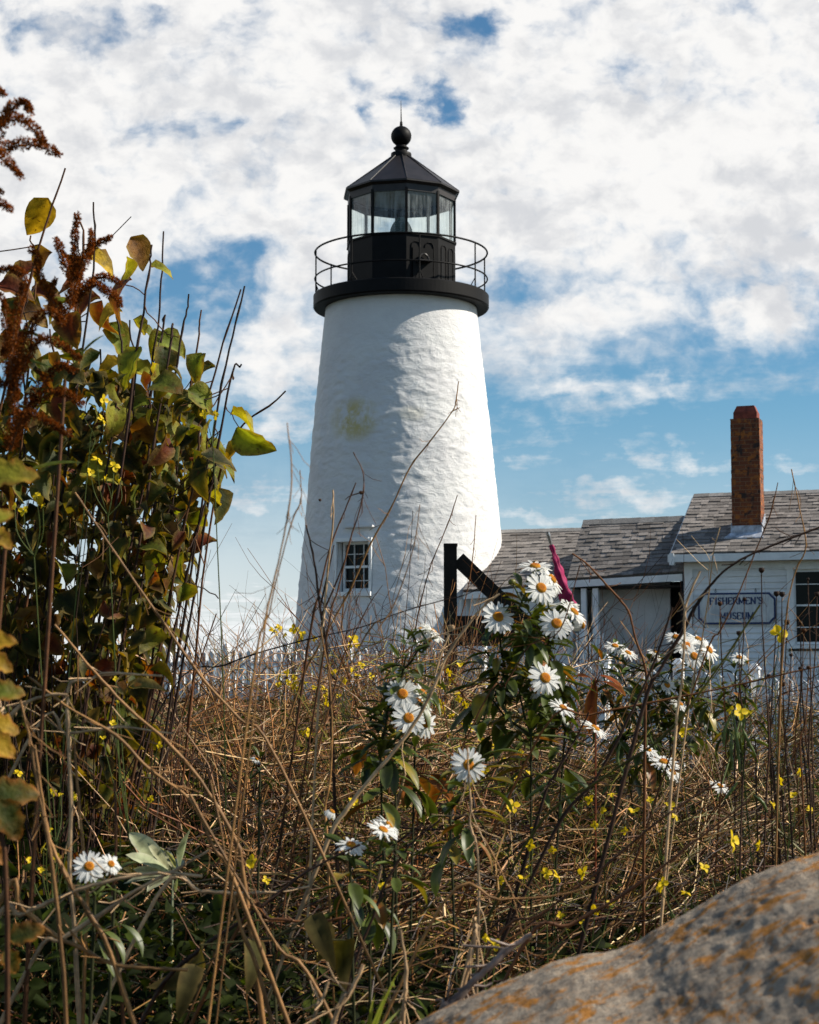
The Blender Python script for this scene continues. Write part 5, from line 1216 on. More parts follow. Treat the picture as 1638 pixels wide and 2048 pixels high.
# ------------------------------------------------------------------ goldenrod gone to seed, close to the lens
def goldenrod(label, Y, base, branches, col, seed, dens=900, leafpts=()):
    r_ = np.random.default_rng(seed)
    P0 = PX(*base, Y); gz = g1(P0[0], P0[1])
    g = thing('goldenrod', label, 'wildflower', (P0[0], P0[1], gz), 'rusty goldenrods gone to seed')
    mb = MB(); pl = MB()
    mb.tube([np.array([P0[0] - .05, Y, gz - .02]), np.array([P0[0] - .03, Y, (gz + P0[2]) / 2]), P0], .0038, .0022, 6, BROWN * .8)
    for bi, br in enumerate(branches):
        pts = [PX(a, b_, Y + (bi % 3 - 1) * .05) for a, b_ in br]; ln = smooth_line(pts, 8)
        mb.tube(pts, .0014, .0007, 5, BROWN)
        seg = np.concatenate([[0], np.cumsum(np.linalg.norm(np.diff(ln, axis=0), axis=1))]); n = int(1.5 * dens * seg[-1] / .1)
        u_ = r_.random(n) * seg[-1]; c = np.stack([np.interp(u_, seg, ln[:, q]) for q in range(3)], 1)
        thick = .0062 * (1 - .6 * (u_ / seg[-1]) ** 2) * (.45 + 1.1 * fbm(np.stack([u_ * 90, u_ * 0 + bi, u_ * 0], 1), 2, 3))
        d_ = r_.normal(0, 1, (n, 3)); d_ /= np.linalg.norm(d_, axis=1, keepdims=True); c = c + d_ * (thick * r_.random(n) ** .4)[:, None]; c[:, 2] += np.abs(thick) * .4
        s_ = r_.uniform(.0018, .0046, n)
        pl.leaves(c, d_ + np.array([0, 0, .5]), r_.normal(0, 1, (n, 3)), s_, s_ * .7, .4, .3, col * r_.uniform(.5, 1.4, (n, 1)), 'ovate', nu=3, nv=3)
    under(mb.build('stem', M['twig'], smooth=True), g); under(pl.build('plume', M['plume']), g)
    if leafpts:
        lb = MB(); L = np.array([q[4] for q in leafpts]) * Y / F
        lb.leaves([PX(q[0], q[1], Y) for q in leafpts], [np.array([q[2] - q[0], 5 * ((i % 3) - 1), -(q[3] - q[1])], float) for i, q in enumerate(leafpts)], [np.array([0, -.4, 1.0])] * len(leafpts), L, L * .17, .35, .35, [np.array([.10, .13, .02]) * (1 + .4 * ((i * .37) % 1)) for i in range(len(leafpts))], 'oblong', nu=8, nv=5)
        under(lb.build('leaves', M['leaf'], smooth=True), g)
    return g
RU = np.array([.27, .078, .010])
goldenrod('rusty goldenrod plume arching in from the top left edge', 1.75, (-60, 700), [[(-30, 330), (10, 235), (45, 205), (62, 228)], [(-20, 260), (30, 240), (70, 262), (88, 290)], [(-30, 320), (25, 295), (75, 292), (120, 312)], [(-25, 290), (5, 320), (25, 335), (42, 356)], [(-20, 185), (-2, 185), (10, 190)], [(-30, 370), (-5, 385), (5, 388)], [(-30, 400), (0, 410), (22, 420)]], RU, 1)
goldenrod('rusty goldenrod with an upright plume above the shrub leaves', 2.1, (130, 760), [[(140, 620), (148, 540), (150, 470), (155, 432)], [(142, 600), (170, 520), (195, 490), (222, 478)], [(142, 560), (120, 500), (112, 480)], [(150, 560), (180, 500), (182, 462)], [(140, 620), (185, 570), (210, 585), (235, 600), (240, 615)], [(140, 610), (190, 560), (225, 560), (240, 570)], [(130, 640), (80, 560), (75, 515), (60, 500)], [(130, 640), (100, 600), (110, 560)]], RU * .9, 2, 900, [(120, 700, 40, 640, 120), (110, 740, 20, 700, 130), (130, 760, 60, 810, 120), (150, 730, 190, 660, 90)])
goldenrod('dark rusty goldenrod drooping at the left edge', 1.9, (10, 1100), [[(20, 760), (30, 640), (50, 560), (20, 540), (-10, 545)], [(20, 760), (60, 660), (100, 625), (125, 650)], [(20, 760), (10, 620), (-5, 590)], [(20, 800), (70, 690), (115, 690), (160, 720)], [(20, 800), (40, 720), (30, 700), (0, 710)], [(20, 900), (80, 800), (130, 790), (165, 815)], [(20, 900), (50, 830), (100, 850), (140, 870)], [(20, 900), (30, 780), (10, 770), (-10, 780)], [(25, 860), (110, 740), (150, 745)]], RU * .7, 3, 800, [(20, 960, 75, 930, 150), (20, 900, -40, 850, 120)])

# lobed yellowing leaves at the very left, close to the lens
NY = 1.5
lp_ = thing('lobed_leaf_plant', 'blurred yellow lobed leaves at the left edge', 'plant', (float(PX(-40, 1500, NY)[0]), NY, g1(-.3, NY)))
LQ = [(-45, 1290, 30, 1275, 80, LY * 1.1), (-40, 1310, 15, 1330, 75, LY), (-30, 1385, 50, 1378, 85, LG * .8), (-40, 1470, 25, 1500, 85, LY), (-35, 1440, 30, 1455, 80, LY * .9), (-20, 1590, 80, 1580, 105, LD * 1.5), (0, 1600, 40, 1670, 90, LD * 1.3), (-30, 1600, -5, 1690, 70, LB), (-30, 1050, 35, 1010, 70, LYG), (-20, 1060, 25, 1090, 60, LY), (20, 1880, 90, 1850, 75, LD), (10, 1900, 40, 1960, 60, LD), (-30, 955, 75, 940, 110, LYG), (-30, 1690, 10, 1720, 60, LB * 1.3)]
L = np.array([q[4] for q in LQ]) * NY / F
lb = MB().leaves([PX(q[0], q[1], NY + .04 * (i % 3)) for i, q in enumerate(LQ)], [np.array([q[2] - q[0], 12 * ((i % 3) - 1), -(q[3] - q[1])], float) for i, q in enumerate(LQ)], [np.array([.1, -.85, .6])] * len(LQ), L, L * .8, .3, .3, [q[5] for q in LQ], 'lobed', edge=np.array([.32, .12, .02]), nu=13, nv=5, wave=.12)
under(lb.build('leaves', M['leaf'], smooth=True), lp_)
lx0 = PX(-55, 1500, NY)
under(MB().tube([(lx0[0], NY, g1(-.4, NY) - .02), (lx0[0] - .02, NY, .5), PX(-60, 1300, NY), PX(-40, 940, NY)], .004, .0016, 6, BROWN * .8).tube([PX(-20, 1640, NY), PX(15, 1850, NY), (PX(30, 2000, NY)[0], NY, .05)], .002, .003, 5, BROWN * .6).build('stem', M['twig'], smooth=True), lp_)

# ------------------------------------------------------------------ daisies
def petal_mesh(seed, droop):
    r_ = np.random.default_rng(seed); mb = MB()
    for ring_, (n, L, up) in enumerate(((21, .5, .0), (10, .47, .12))):
        a = np.arange(n) / n * 2 * math.pi + r_.random(n) * .16 + ring_ * .15
        keep_ = r_.random(n) > .06; a = a[keep_]; n = len(a)
        dv_ = np.stack([np.cos(a), np.sin(a), up + r_.normal(0, .07, n) - droop], 1)
        mb.leaves(np.stack([np.cos(a) * .12, np.sin(a) * .12, a * 0 - .01 + ring_ * .012], 1), dv_, np.tile((0, 0, 1.0), (n, 1)), (L - .12) * r_.uniform(.88, 1.08, n), .105 * r_.uniform(.85, 1.15, n), r_.uniform(-.1, .35, n) + droop * .5, r_.uniform(.05, .35, n), np.array([.92, .92, .90]), 'petal', nu=5, nv=3)
    cx = np.linspace(0, 2 * math.pi, 10)[:-1]
    mb.leaves(np.stack([np.cos(cx) * .02, np.sin(cx) * .02, cx * 0 - .06], 1), np.stack([np.cos(cx), np.sin(cx), cx * 0 + .25], 1), np.tile((0, 0, 1.0), (9, 1)), .15, .09, -.3, .1, np.array([.10, .13, .03]), 'ovate', nu=3, nv=3)
    return mb
DISC = MB().lathe([(.15, -.02), (.155, .02), (.14, .055), (.10, .08), (.05, .085), (0, .08)], (0, 0), 20, cap=False, col=np.array([.55, .24, .012]))
dv0 = DISC.c[0]; dv0[60:] = np.array([.50, .17, .008]); dv0[80:] = np.array([.36, .11, .006])
petal_proto = [petal_mesh(s_, d_) for s_, d_ in ((1, .0), (2, .12), (3, -.1), (4, .35), (5, .8))]
petal_data = []; disc_data = None
def daisy_head(parent, px, py, dpx, Y, face, var=0):
    """flower head: petals with the disc as its child"""
    global disc_data
    c = PX(px, py, Y); sz = dpx * 1.15 * Y / F; face = np.array(face, float) / np.linalg.norm(face) + np.array([.36, 0, .26])
    while len(petal_data) <= var: petal_data.append(None)
    if petal_data[var] is None:
        o = petal_proto[var].build('flower', M['petal'], smooth=True); petal_data[var] = o.data
    else: o = bpy.data.objects.new('flower', petal_data[var]); COL.objects.link(o)
    q = Vector(face).to_track_quat('Z', 'Y') @ Matrix.Rotation(rng.random() * 6.28, 3, 'Z').to_quaternion()
    mw = Matrix.Translation(c) @ q.to_matrix().to_4x4() @ Matrix.Scale(sz, 4)
    o.parent = parent; o.matrix_basis = Matrix.Translation(parent.location).inverted() @ mw
    if disc_data is None:
        d_ = DISC.build('disc', M['disc'], smooth=True); disc_data = d_.data
    else: d_ = bpy.data.objects.new('disc', disc_data); COL.objects.link(d_)
    d_.parent = o
    return c
def daisy_plant(label, Y, base_px, flowers, whorls, stem_r=.0030, buds=(), group='daisy plants in the brush', odd=.07, Lr=(.048, .082)):
    bx = PX(base_px, 1500, Y)[0]; gz = g1(bx, Y)
    d_ = thing('daisy_plant', label, 'flower', (bx, Y, gz), group)
    st = MB(); lf = MB()
    heads_ = [daisy_head(d_, f[0], f[1], f[2], Y + .75 * f[5] - (.09 if f[3][1] < -.4 else .03), f[3], f[4]) for f in flowers]
    wc_ = [PX(a, b_, Y + (i * .37 % 1 - .5) * .16) for i, (a, b_, n, s_) in enumerate(whorls)]
    for p, f in zip(heads_, flowers):
        dn = -np.array(f[3], float); dn /= np.linalg.norm(dn); tgt = min(wc_, key=lambda w: np.linalg.norm(w - p) + (5 if w[2] > p[2] - .005 else 0)) if wc_ else np.array([bx, Y, gz])
        st.tube([p + dn * .004, p + dn * .025 + np.array([0, 0, -.01]), (p + tgt) / 2 + np.array([0, 0, -.01]), tgt], .0017, .0024, 6, GREEN * .9)
    for w in wc_:
        low = [q for q in wc_ if q[2] < w[2] - .03]
        if low:
            q = min(low, key=lambda q: np.linalg.norm(q - w)); st.tube([w, (w + q) / 2 + np.array([(w[0] - q[0]) * .15, 0, 0]), q], stem_r * .6, stem_r * .8, 6, DKGREEN * .8 + DKBROWN * .3)
        else: st.tube([w, np.array([w[0] * .7 + bx * .3, w[1], (w[2] * .6 + gz * .4)]), np.array([bx + (w[0] - bx) * .35, Y, gz - .02])], stem_r * .7, stem_r * 1.0, 6, DKGREEN * .8 + DKBROWN * .3)
    for (a, b_, n, s_), w in zip(whorls, wc_):
        n = int(n * 1.35)
        an = np.arange(n) * 2.4 + rng.random() * 6; lv_ = rng.random(n)
        el = .95 - 1.5 * lv_ + rng.normal(0, .15, n)
        dv_ = np.stack([np.cos(an) * np.cos(el), np.sin(an) * np.cos(el), np.sin(el)], 1)
        L = rand(n, *Lr) * s_ * (.65 + .5 * lv_)
        loc = w + np.stack([dv_[:, 0] * .006, dv_[:, 1] * .006, .03 - .12 * lv_ * s_], 1)
        nm_ = np.stack([-np.cos(an) * .5, -np.sin(an) * .5, np.ones(n)], 1)
        c = palette(n, [DKGREEN * 1.3, GREEN, GREEN * 1.5, LY * .8, np.array([.33, .10, .015])], [3.5, 4, 2.4, odd * 12, odd * 6], .3)
        lf.leaves(loc, dv_, nm_, L, L * rand(n, .28, .38), rand(n, .05, .8), rand(n, .2, .6), c, 'oblong', edge=np.array([.10, .13, .025]), nu=7, nv=5, wave=.06)
    for (a, b_, r) in buds:
        p = PX(a, b_, Y); rq = r * Y / F
        bb = MB().lathe([(0, -rq), (rq * .8, -rq * .6), (rq, 0), (rq * .75, rq * .6), (0, rq * .8)], (0, 0), 10, cap=False, col=np.array([.17, .17, .03])); bb.v = [q + p for q in bb.v]
        under(bb.build('bud', M['greenleaf'], smooth=True), d_)
        tgt = min(wc_, key=lambda w: np.linalg.norm(w - p)); st.tube([p, (p + tgt) / 2 + np.array([0, 0, -.005]), tgt], .0014, .0018, 5, GREEN)
    under(st.build('stem', M['twig'], smooth=True), d_)
    if lf.n: under(lf.build('leaves', M['greenleaf'], smooth=True), d_)
    return d_
daisy_plant('tall daisy plant flowering in front of the furled magenta flag', 3.2, 1050,
    [(1070, 1133, 62, (-.35, -.5, .9), 0, .02), (1082, 1176, 64, (.1, -1, .25), 0, -.03), (1104, 1158, 60, (.7, -.45, .5), 1, .03), (1112, 1170, 50, (.8, -.2, .1), 3, .05), (996, 1234, 64, (-.05, -1, .3), 0, -.04), (1113, 1247, 62, (-.25, -.9, .15), 1, -.05), (1148, 1224, 58, (.55, -.55, .75), 0, 0), (1128, 1212, 56, (-.3, .5, .8), 1, .04), (1166, 1250, 46, (.7, -.2, -.5), 4, 0), (1090, 1356, 64, (.1, -1, .2), 1, -.08), (1126, 1416, 52, (.25, -.45, .9), 0, -.05), (1076, 1386, 36, (-.5, -.2, .8), 3, 0), (1190, 1457, 56, (.35, -.3, .95), 0, .1)],
    [(1045, 1200, 22, .85), (1060, 1225, 20, .9), (1085, 1240, 20, 1), (1000, 1275, 16, 1), (1100, 1275, 24, 1.05), (1050, 1285, 20, 1), (970, 1300, 12, 1.1), (1010, 1335, 18, 1), (1085, 1320, 20, 1), (1040, 1390, 16, 1), (1110, 1390, 12, .9), (1062, 1470, 16, 1.1), (985, 1400, 14, 1), (1130, 1460, 8, .9)], buds=[(1024, 1164, 8), (1134, 1387, 9), (1078, 1205, 6)])
daisy_plant('daisy plant with a tight cluster of blooms at the middle of the brush', 2.95, 800,
    [(805, 1388, 62, (-.25, -1, .2), 0, -.02), (836, 1406, 62, (.3, -.8, .4), 0, .03), (817, 1436, 62, (-.15, -1, .1), 0, -.06), (852, 1446, 56, (.45, -.85, -.2), 1, 0), (845, 1385, 50, (.4, -.5, .8), 1, .05), (840, 1260, 42, (-.5, .35, .6), 3, 0), (866, 1264, 52, (.5, .25, .75), 1, .02), (858, 1282, 34, (.2, -.2, -.8), 4, .0)],
    [(812, 1312, 22, .85), (835, 1300, 14, .8), (800, 1345, 14, .8), (775, 1420, 18, 1), (790, 1470, 22, 1), (740, 1440, 10, .9), (760, 1500, 12, 1.1), (830, 1490, 12, 1)], odd=.03)
daisy_plant('single shaded daisy right of the middle cluster', 2.7, 940, [(937, 1530, 64, (-.1, -1, .1), 0, 0)], [(930, 1575, 12, .9), (960, 1490, 10, 1), (900, 1620, 10, .9)], odd=.15)
daisy_plant('low daisy pair open to the sun above the bottom middle', 2.45, 740, [(702, 1690, 56, (-.2, -.45, .85), 1, 0), (766, 1660, 58, (.2, -.45, .9), 0, 0), (778, 1650, 52, (.5, -.2, .8), 1, .04), (664, 1623, 34, (.4, -.2, .8), 4, 0)], [(700, 1720, 10, .8), (790, 1690, 12, .8), (740, 1720, 10, .9)], odd=.05)
daisy_plant('daisy pair low in the left foreground', 2.25, 195, [(178, 1733, 58, (-.15, -1, .25), 0, 0), (222, 1728, 42, (.35, -.8, .4), 1, .03)], [(190, 1790, 10, .7), (230, 1770, 8, .7)], odd=.03)
daisy_plant('bushy daisy plant under the sign with many crowded blooms', 4.3, 1340,
    [(1352, 1274, 42, (-.4, -.6, .7), 1, 0), (1373, 1292, 56, (-.2, -.8, .5), 0, 0), (1398, 1280, 56, (.25, -.4, .9), 1, .04), (1388, 1312, 46, (0, -1, .1), 1, -.04), (1418, 1300, 50, (.5, -.6, .4), 0, 0), (1405, 1305, 40, (.1, -.9, -.3), 3, 0), (1230, 1292, 40, (-.2, -.6, .8), 1, 0), (1256, 1306, 40, (.2, -.5, .8), 0, 0), (1312, 1305, 34, (.4, -.4, .7), 3, .1), (1334, 1370, 38, (.2, -.9, .3), 0, 0), (1360, 1408, 36, (.1, -.5, .8), 1, 0), (1328, 1524, 56, (-.2, -.5, .9), 0, -.3), (1345, 1545, 46, (.3, -.4, .8), 1, -.3), (1297, 1500, 34, (0, -.6, .8), 1, -.2)],
    [(1240, 1320, 16, .9), (1205, 1335, 16, 1), (1245, 1352, 18, 1), (1300, 1345, 18, 1), (1345, 1330, 20, 1), (1390, 1345, 18, 1), (1420, 1340, 14, 1), (1320, 1390, 18, 1.1), (1270, 1400, 18, 1.1), (1230, 1430, 14, 1), (1380, 1400, 16, 1.1), (1290, 1450, 16, 1.1), (1340, 1460, 14, 1.1), (1250, 1480, 12, 1)], odd=.1)
daisy_plant('small daisy before the clapboards below the sign', 4.2, 1480, [(1478, 1315, 34, (-.3, -.6, .7), 1, 0), (1494, 1322, 34, (.6, -.3, -.2), 4, 0), (1440, 1572, 40, (.2, -.5, .8), 1, -.5)], [(1470, 1350, 12, .9), (1500, 1370, 8, 1), (1455, 1400, 12, 1), (1480, 1440, 10, 1)], odd=.05)
daisy_plant('tiny half open daisy bud in the brown brush', 2.9, 520, [(513, 1518, 22, (.4, -.2, .8), 3, 0)], [(520, 1545, 6, .5)], odd=0)

# bees feeding on three of the blooms
def bee(label, px, py, Y):
    c = PX(px, py, Y); b_ = thing('bee', label, 'bee', tuple(c), 'bees on the daisies')
    bb = MB(); pr_ = [(0, -.009), (.0032, -.007), (.0045, -.003), (.0042, 0), (.0028, .002), (.0042, .004), (.0036, .008), (.0022, .010), (0, .0115)]
    bb.lathe(pr_, (0, 0), 10, cap=False, col=np.array([.02, .014, .008])); V = bb.v[0]; bb.v[0] = np.stack([V[:, 2], V[:, 1], V[:, 0]], 1) + c
    bb.c[0][20:40] = np.array([.30, .15, .02]); under(bb.build('body', M['twig'], smooth=True), b_)
    for s_ in (-1, 1): under(MB().leaves([c + np.array([.002, 0, .004])], [np.array([-.6, s_ * .6, .25])], [np.array([0, 0, 1.0])], .010, .004, .1, .1, np.array([.35, .33, .3]), 'oblong', nu=4, nv=3).build('wing', M['petal']), b_)
bee('bee on the topmost daisy by the magenta flag', 1073, 1126, 3.15)
bee('bee on the centre of the lowest large daisy below the flag', 1086, 1353, 3.075)
bee('bee on the upper left bloom of the middle daisy cluster', 812, 1386, 2.87)

# ------------------------------------------------------------------ yellow cress sprigs
def cress_mesh(seed):
    r_ = np.random.default_rng(seed); a = np.arange(4) * math.pi / 2 + r_.normal(0, .2, 4)
    mb = MB().leaves(np.stack([np.cos(a) * .04, np.sin(a) * .04, a * 0], 1), np.stack([np.cos(a), np.sin(a), r_.normal(.25, .3, 4)], 1), np.tile((0, 0, 1.0), (4, 1)), .46, .40 * r_.uniform(.8, 1.1, 4), r_.uniform(-.2, .6, 4), .25, np.array([.85, .60, .010]), 'round', nu=5, nv=5, wave=.1)
    mb.tube([(0, 0, -.35), (0, 0, .08)], .05, .06, 5, np.array([.25, .25, .03])); return mb
cress_proto = [None] * 4
def cress(label, Y, pts, pods=(), base=None, group='yellow cress sprigs in the brush', size=1.18, stemcol=GREEN):
    P0 = [PX(a, b_, Y + (i * .43 % 1 - .5) * .08) for i, (a, b_, s_) in enumerate(pts)]
    c = np.mean(P0, 0); bx = c[0] + rng.normal(0, .03) if base is None else PX(base, 1500, Y)[0]; gz = g1(bx, Y)
    r0 = thing('cress_sprig', label, 'wildflower', (bx, Y, gz), group)
    lo = min(p[2] for p in P0); fork = np.array([c[0] * .8 + bx * .2, Y, max(gz + .02, lo - .07)])
    st = MB().tube([fork, np.array([bx + .01, Y, (gz + fork[2]) / 2]), np.array([bx, Y, gz - .02])], .0011, .0018, 5, stemcol)
    for p, (a, b_, s_) in zip(P0, pts):
        st.tube([p, (p + fork) / 2 + np.array([rng.normal(0, .008), 0, -.004]), fork], .0006, .0010, 4, stemcol)
        v_ = int(rng.integers(0, 4))
        if cress_proto[v_] is None: o = cress_mesh(v_ + 20).build('blossom', M['yellow'], smooth=True); cress_proto[v_] = o.data
        else: o = bpy.data.objects.new('blossom', cress_proto[v_]); COL.objects.link(o)
        o.parent = r0; q = Vector((rng.normal(0, .6), -.6 + rng.normal(0, .4), .55 + rng.normal(0, .4))).to_track_quat('Z', 'Y')
        o.matrix_basis = Matrix.Translation(r0.location).inverted() @ Matrix.Translation(p) @ q.to_matrix().to_4x4() @ Matrix.Scale(s_ * size * Y / F, 4)
    under(st.build('stem', M['twig']), r0)
    for pd in pods:
        q = [PX(a, b_, Y) for a, b_ in pd]; ln = smooth_line(q, 6); n = len(ln); rd = .0030 * np.sin(np.linspace(.25, 2.9, n)) ** .6 * (1 + .18 * np.sin(np.arange(n) * 2.2))
        under(MB().tubes(ln[None], rd[None], 8, np.array([[.13, .17, .04]])).build('seed_pod', M['greenleaf'], smooth=True), r0)
    return r0
for a in (
    ('large yellow blossom standing before the sign corner', 3.4, [(1558, 1268, 34)], (), 1545),
    ('pair of yellow blossoms high among the shrub leaves', 3.3, [(207, 800, 22), (205, 840, 24), (166, 832, 14)]),
    ('cluster of yellow blossoms halfway down the shrub', 3.3, [(195, 920, 24), (180, 944, 18), (228, 933, 24), (212, 956, 14), (240, 962, 14)]),
    ('yellow blossoms at the left edge of the shrub', 2.6, [(72, 990, 20), (48, 1022, 22), (30, 1012, 14), (86, 1012, 12)]),
    ('yellow blossoms on the outer right shrub twigs', 3.4, [(409, 828, 18), (430, 830, 20)]),
    ('yellow cress flowering against the white sky beside the tower foot', 5.5, [(548, 1262, 22), (558, 1256, 16), (569, 1270, 14), (588, 1258, 20), (600, 1276, 22), (606, 1268, 16)]),
    ('yellow cress flowering in front of the tower base', 5.5, [(704, 1278, 26), (712, 1288, 18), (698, 1292, 14), (628, 1277, 14)]),
    ('yellow cress low against the picket fence', 5.0, [(560, 1352, 16), (575, 1345, 14), (588, 1356, 14), (558, 1370, 14)]),
    ('yellow cress clump left of the middle daisies', 4.6, [(590, 1370, 22), (600, 1378, 20), (610, 1368, 16), (632, 1376, 18), (650, 1378, 20), (575, 1364, 14)]),
    ('yellow cress between two brown stems left of the daisies', 4.4, [(652, 1393, 16), (655, 1405, 18), (706, 1340, 20), (716, 1350, 16)]),
    ('lone yellow blossom in the dead brush', 4.2, [(615, 1465, 18), (608, 1466, 12)]),
    ('bright yellow sprig under the middle daisies', 3.4, [(705, 1603, 22), (698, 1614, 18), (712, 1610, 14)]),
    ('yellow cress beside the dark post', 4.4, [(897, 1345, 16), (920, 1330, 16), (905, 1362, 18), (880, 1375, 14), (915, 1388, 16), (888, 1420, 14), (925, 1440, 16)]),
    ('large yellow pair above the boulder', 2.6, [(1465, 1682, 40), (1517, 1691, 22)]),
    ('yellow sprig hanging over the boulder edge', 2.5, [(1325, 1765, 24), (1320, 1776, 18), (1372, 1786, 20), (1408, 1735, 22)]),
    ('yellow trio low in the middle right brush', 2.8, [(1048, 1757, 24), (1092, 1746, 24), (1115, 1752, 26), (1168, 1746, 26), (1056, 1733, 14)]),
    ('small yellow sprig left of the trio', 2.8, [(1002, 1760, 18), (1060, 1690, 22), (1068, 1656, 14)]),
    ('yellow blossoms at the boulder tip', 2.2, [(985, 1884, 26), (990, 1893, 18), (972, 1876, 16)]),
    ('yellow blossom right of the shaded daisy', 3.2, [(1025, 1611, 28), (1018, 1618, 16)]),
    ('yellow blossoms in the tangle above the boulder', 3.0, [(1268, 1622, 22), (1338, 1612, 26), (1350, 1634, 16), (1300, 1600, 14)]),
    ('wild radish with hanging green pods and yellow flowers', 2.9, [(1480, 1424, 30), (1500, 1428, 22), (1462, 1420, 18)], [[(1490, 1410), (1488, 1440), (1486, 1460)], [(1484, 1455), (1495, 1480), (1512, 1512)], [(1460, 1435), (1450, 1460), (1448, 1492)], [(1468, 1435), (1475, 1490), (1480, 1545)], [(1463, 1470), (1462, 1500), (1466, 1540)], [(1475, 1565), (1460, 1585), (1448, 1600)], [(1508, 1590), (1525, 1605), (1535, 1625)]], 1500),
    ('yellow blossom between the daisies and the radish pods', 3.4, [(1372, 1463, 28), (1366, 1470, 18)]),
    ('wild radish bearing plump green pods low in the centre', 2.9, [(1105, 1700, 16)], [[(1100, 1562), (1075, 1580), (1052, 1598)], [(1130, 1590), (1142, 1610), (1160, 1630)], [(1140, 1570), (1155, 1565), (1170, 1575)], [(1120, 1605), (1122, 1635), (1126, 1660)], [(1240, 1490), (1235, 1520), (1248, 1548)]], 1110),
    ('tiny yellow flowers in the shade left of the middle', 2.9, [(226, 1447, 16), (205, 1476, 14), (238, 1402, 12), (232, 1358, 12), (302, 1598, 14), (318, 1490, 14)]),
    ('yellow cress in the lower left shade', 2.6, [(96, 1660, 18), (87, 1696, 20), (115, 1715, 18), (145, 1592, 18), (60, 1720, 16), (82, 1740, 14)]),
    ('yellow sprig in the straw at lower left', 2.8, [(505, 1722, 24), (533, 1760, 18), (498, 1730, 14)]),
    ('small yellow sprig at the bottom centre', 2.6, [(766, 1772, 18), (540, 1835, 10), (548, 1838, 10)]),
    ('scattered yellow cress in the brown brush under the tower window', 4.6, [(668, 1345, 16), (690, 1362, 14), (722, 1330, 16), (676, 1392, 14), (742, 1352, 14), (655, 1330, 12)]),
    ('yellow cress low between the middle daisies and the dark post', 4.2, [(880, 1408, 18), (905, 1432, 16), (930, 1410, 16), (945, 1455, 18), (900, 1470, 16), (962, 1480, 14), (918, 1398, 14)]),
    ('yellow cress below the tall daisy plant', 3.9, [(990, 1495, 18), (1015, 1520, 16), (1040, 1505, 16), (970, 1540, 16), (1030, 1555, 14), (1055, 1545, 14)]),
    ('yellow cress in the dense tangle right of the centre', 3.2, [(1180, 1600, 20), (1205, 1620, 16), (1225, 1590, 18), (1190, 1650, 16), (1250, 1662, 16)]),
    ('yellow cress in front of the brush at the right edge', 3.2, [(1560, 1560, 20), (1585, 1590, 18), (1600, 1545, 16), (1545, 1610, 16), (1620, 1620, 18)]),
    ('yellow cress in the tangle left of the boulder shoulder', 2.5, [(1190, 1820, 20), (1160, 1842, 16), (1222, 1806, 18), (1120, 1830, 14)]),
    ('yellow cress at the far left behind the lobed leaves', 2.7, [(36, 1546, 18), (105, 1585, 16), (122, 1590, 12), (150, 1600, 12)]),
): cress(*a)

# ------------------------------------------------------------------ other low plants
def leafy(name, label, Y, base, L_, col, edge, wk, shape='oblong', curl=.4, cat='plant'):
    """L_: (px,py) of leaf foot, (px,py) of tip"""
    bx = PX(base, 1500, Y)[0]; gz = g1(bx, Y); r0 = thing(name, label, cat, (bx, Y, gz))
    A = [PX(q[0], q[1], Y) for q in L_]; B_ = [PX(q[2], q[3], Y + .06 * ((i % 3) - 1)) for i, q in enumerate(L_)]; n = len(L_)
    dv_ = np.array(B_) - np.array(A); L = np.linalg.norm(dv_, axis=1) * 1.12; dv_[:, 2] += L * curl * .35
    under(MB().leaves(A, dv_, np.tile((.1, -.6, .8), (n, 1)) + rng.normal(0, .2, (n, 3)), L, L * wk, curl, .3, palette(n, [col, col * .75, col * 1.15], [2, 1, 1], .1), shape, edge=edge, nu=9, nv=5, wave=.10).build('leaves', M['small'], smooth=True), r0)
    st = MB(); c = np.mean(A, 0)
    st.tube([c + np.array([0, 0, .01]), np.array([(c[0] + bx) / 2, Y, (c[2] + gz) / 2]), np.array([bx, Y, gz - .02])], .0018, .003, 6, col * .7)
    for q in A: st.tube([q, (q + c) / 2, c], .001, .0014, 4, col * .7)
    under(st.build('stem', M['twig']), r0)
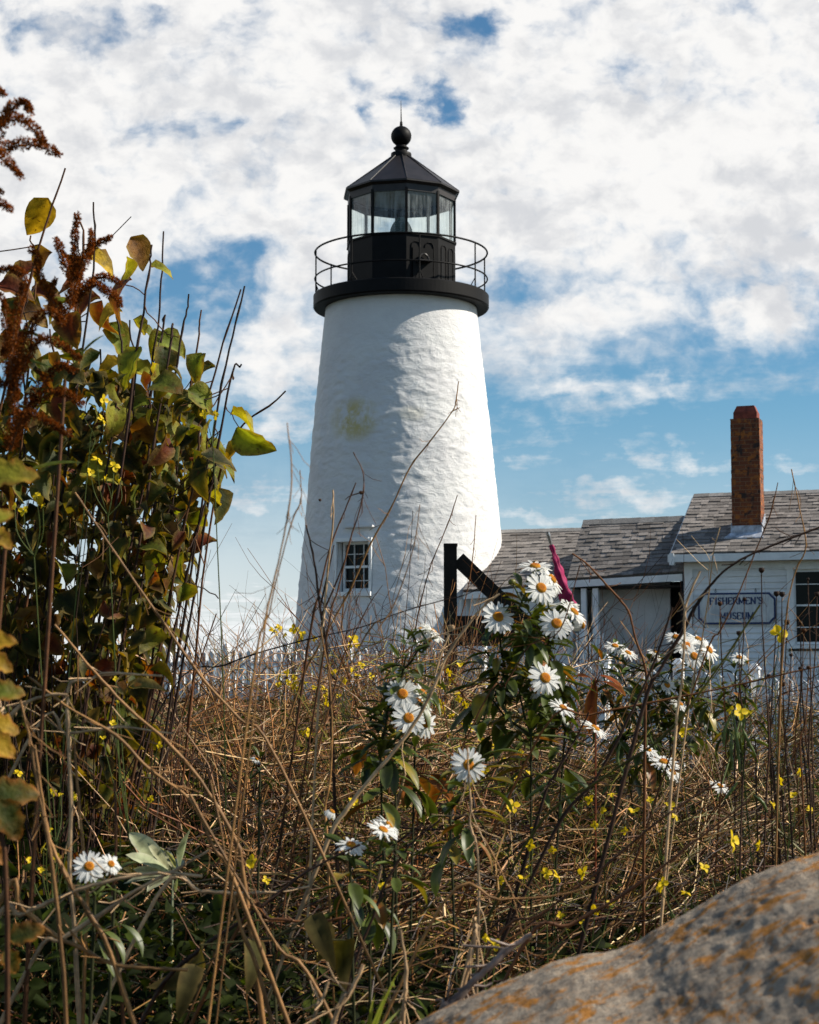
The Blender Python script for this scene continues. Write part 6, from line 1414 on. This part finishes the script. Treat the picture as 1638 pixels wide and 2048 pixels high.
leafy('pale_leaf_plant', 'pale silvery green leaf rosette beside the low left daisies', 2.8, 345, [(340, 1745, 268, 1712), (340, 1742, 300, 1690), (345, 1735, 325, 1698), (350, 1735, 330, 1695), (340, 1748, 272, 1742), (352, 1745, 362, 1716), (345, 1750, 300, 1775), (355, 1755, 350, 1782), (342, 1745, 262, 1668), (360, 1738, 368, 1662), (335, 1752, 255, 1762)], np.array([.34, .37, .22]), np.array([.42, .42, .30]), .26, curl=.15)
leafy('withered_leaf_plant', 'limp grey green withered leaves at the bottom middle', 2.15, 600, [(625, 1830, 640, 1920), (640, 1838, 668, 1960), (690, 1880, 680, 1945), (505, 1880, 520, 1960), (560, 1890, 590, 1930), (400, 1890, 420, 2030), (392, 1930, 370, 2020)], np.array([.065, .062, .020]), np.array([.13, .09, .03]), .36, 'ovate', 1.0)
leafy('grass_tuft', 'bright green broad grass blades at the bottom edge', 1.8, 745, [(742, 2075, 782, 1960), (738, 2080, 770, 1980), (750, 2075, 800, 2020), (735, 2080, 745, 1990)], np.array([.20, .27, .05]), np.array([.3, .33, .1]), .09, 'blade', .1, 'grass')
leafy('low_weed', 'dark green blades against the tip of the boulder', 1.95, 855, [(858, 2040, 840, 1990), (860, 2040, 868, 1996), (850, 2045, 830, 2010), (862, 2045, 885, 2012)], GREEN * 1.4, GREEN * 1.6, .12, 'blade', .2)
leafy('dying_leaf_sprig', 'hanging dark red and yellow dead leaves before the picket gap', 3.6, 1185, [(1185, 1368, 1180, 1450), (1190, 1360, 1192, 1415), (1180, 1355, 1130, 1352), (1200, 1362, 1248, 1380), (1200, 1350, 1245, 1370), (1190, 1400, 1186, 1452)], np.array([.22, .05, .015]), np.array([.3, .12, .02]), .24, 'oblong', .35)
leafy('orange_leaf_sprig', 'orange autumn leaves below the middle daisies', 3.3, 830, [(822, 1545, 812, 1600), (725, 1490, 712, 1550), (880, 1550, 870, 1600), (860, 1560, 905, 1590), (890, 1585, 915, 1620)], np.array([.26, .075, .015]), np.array([.30, .13, .02]), .42, 'ovate', .4)
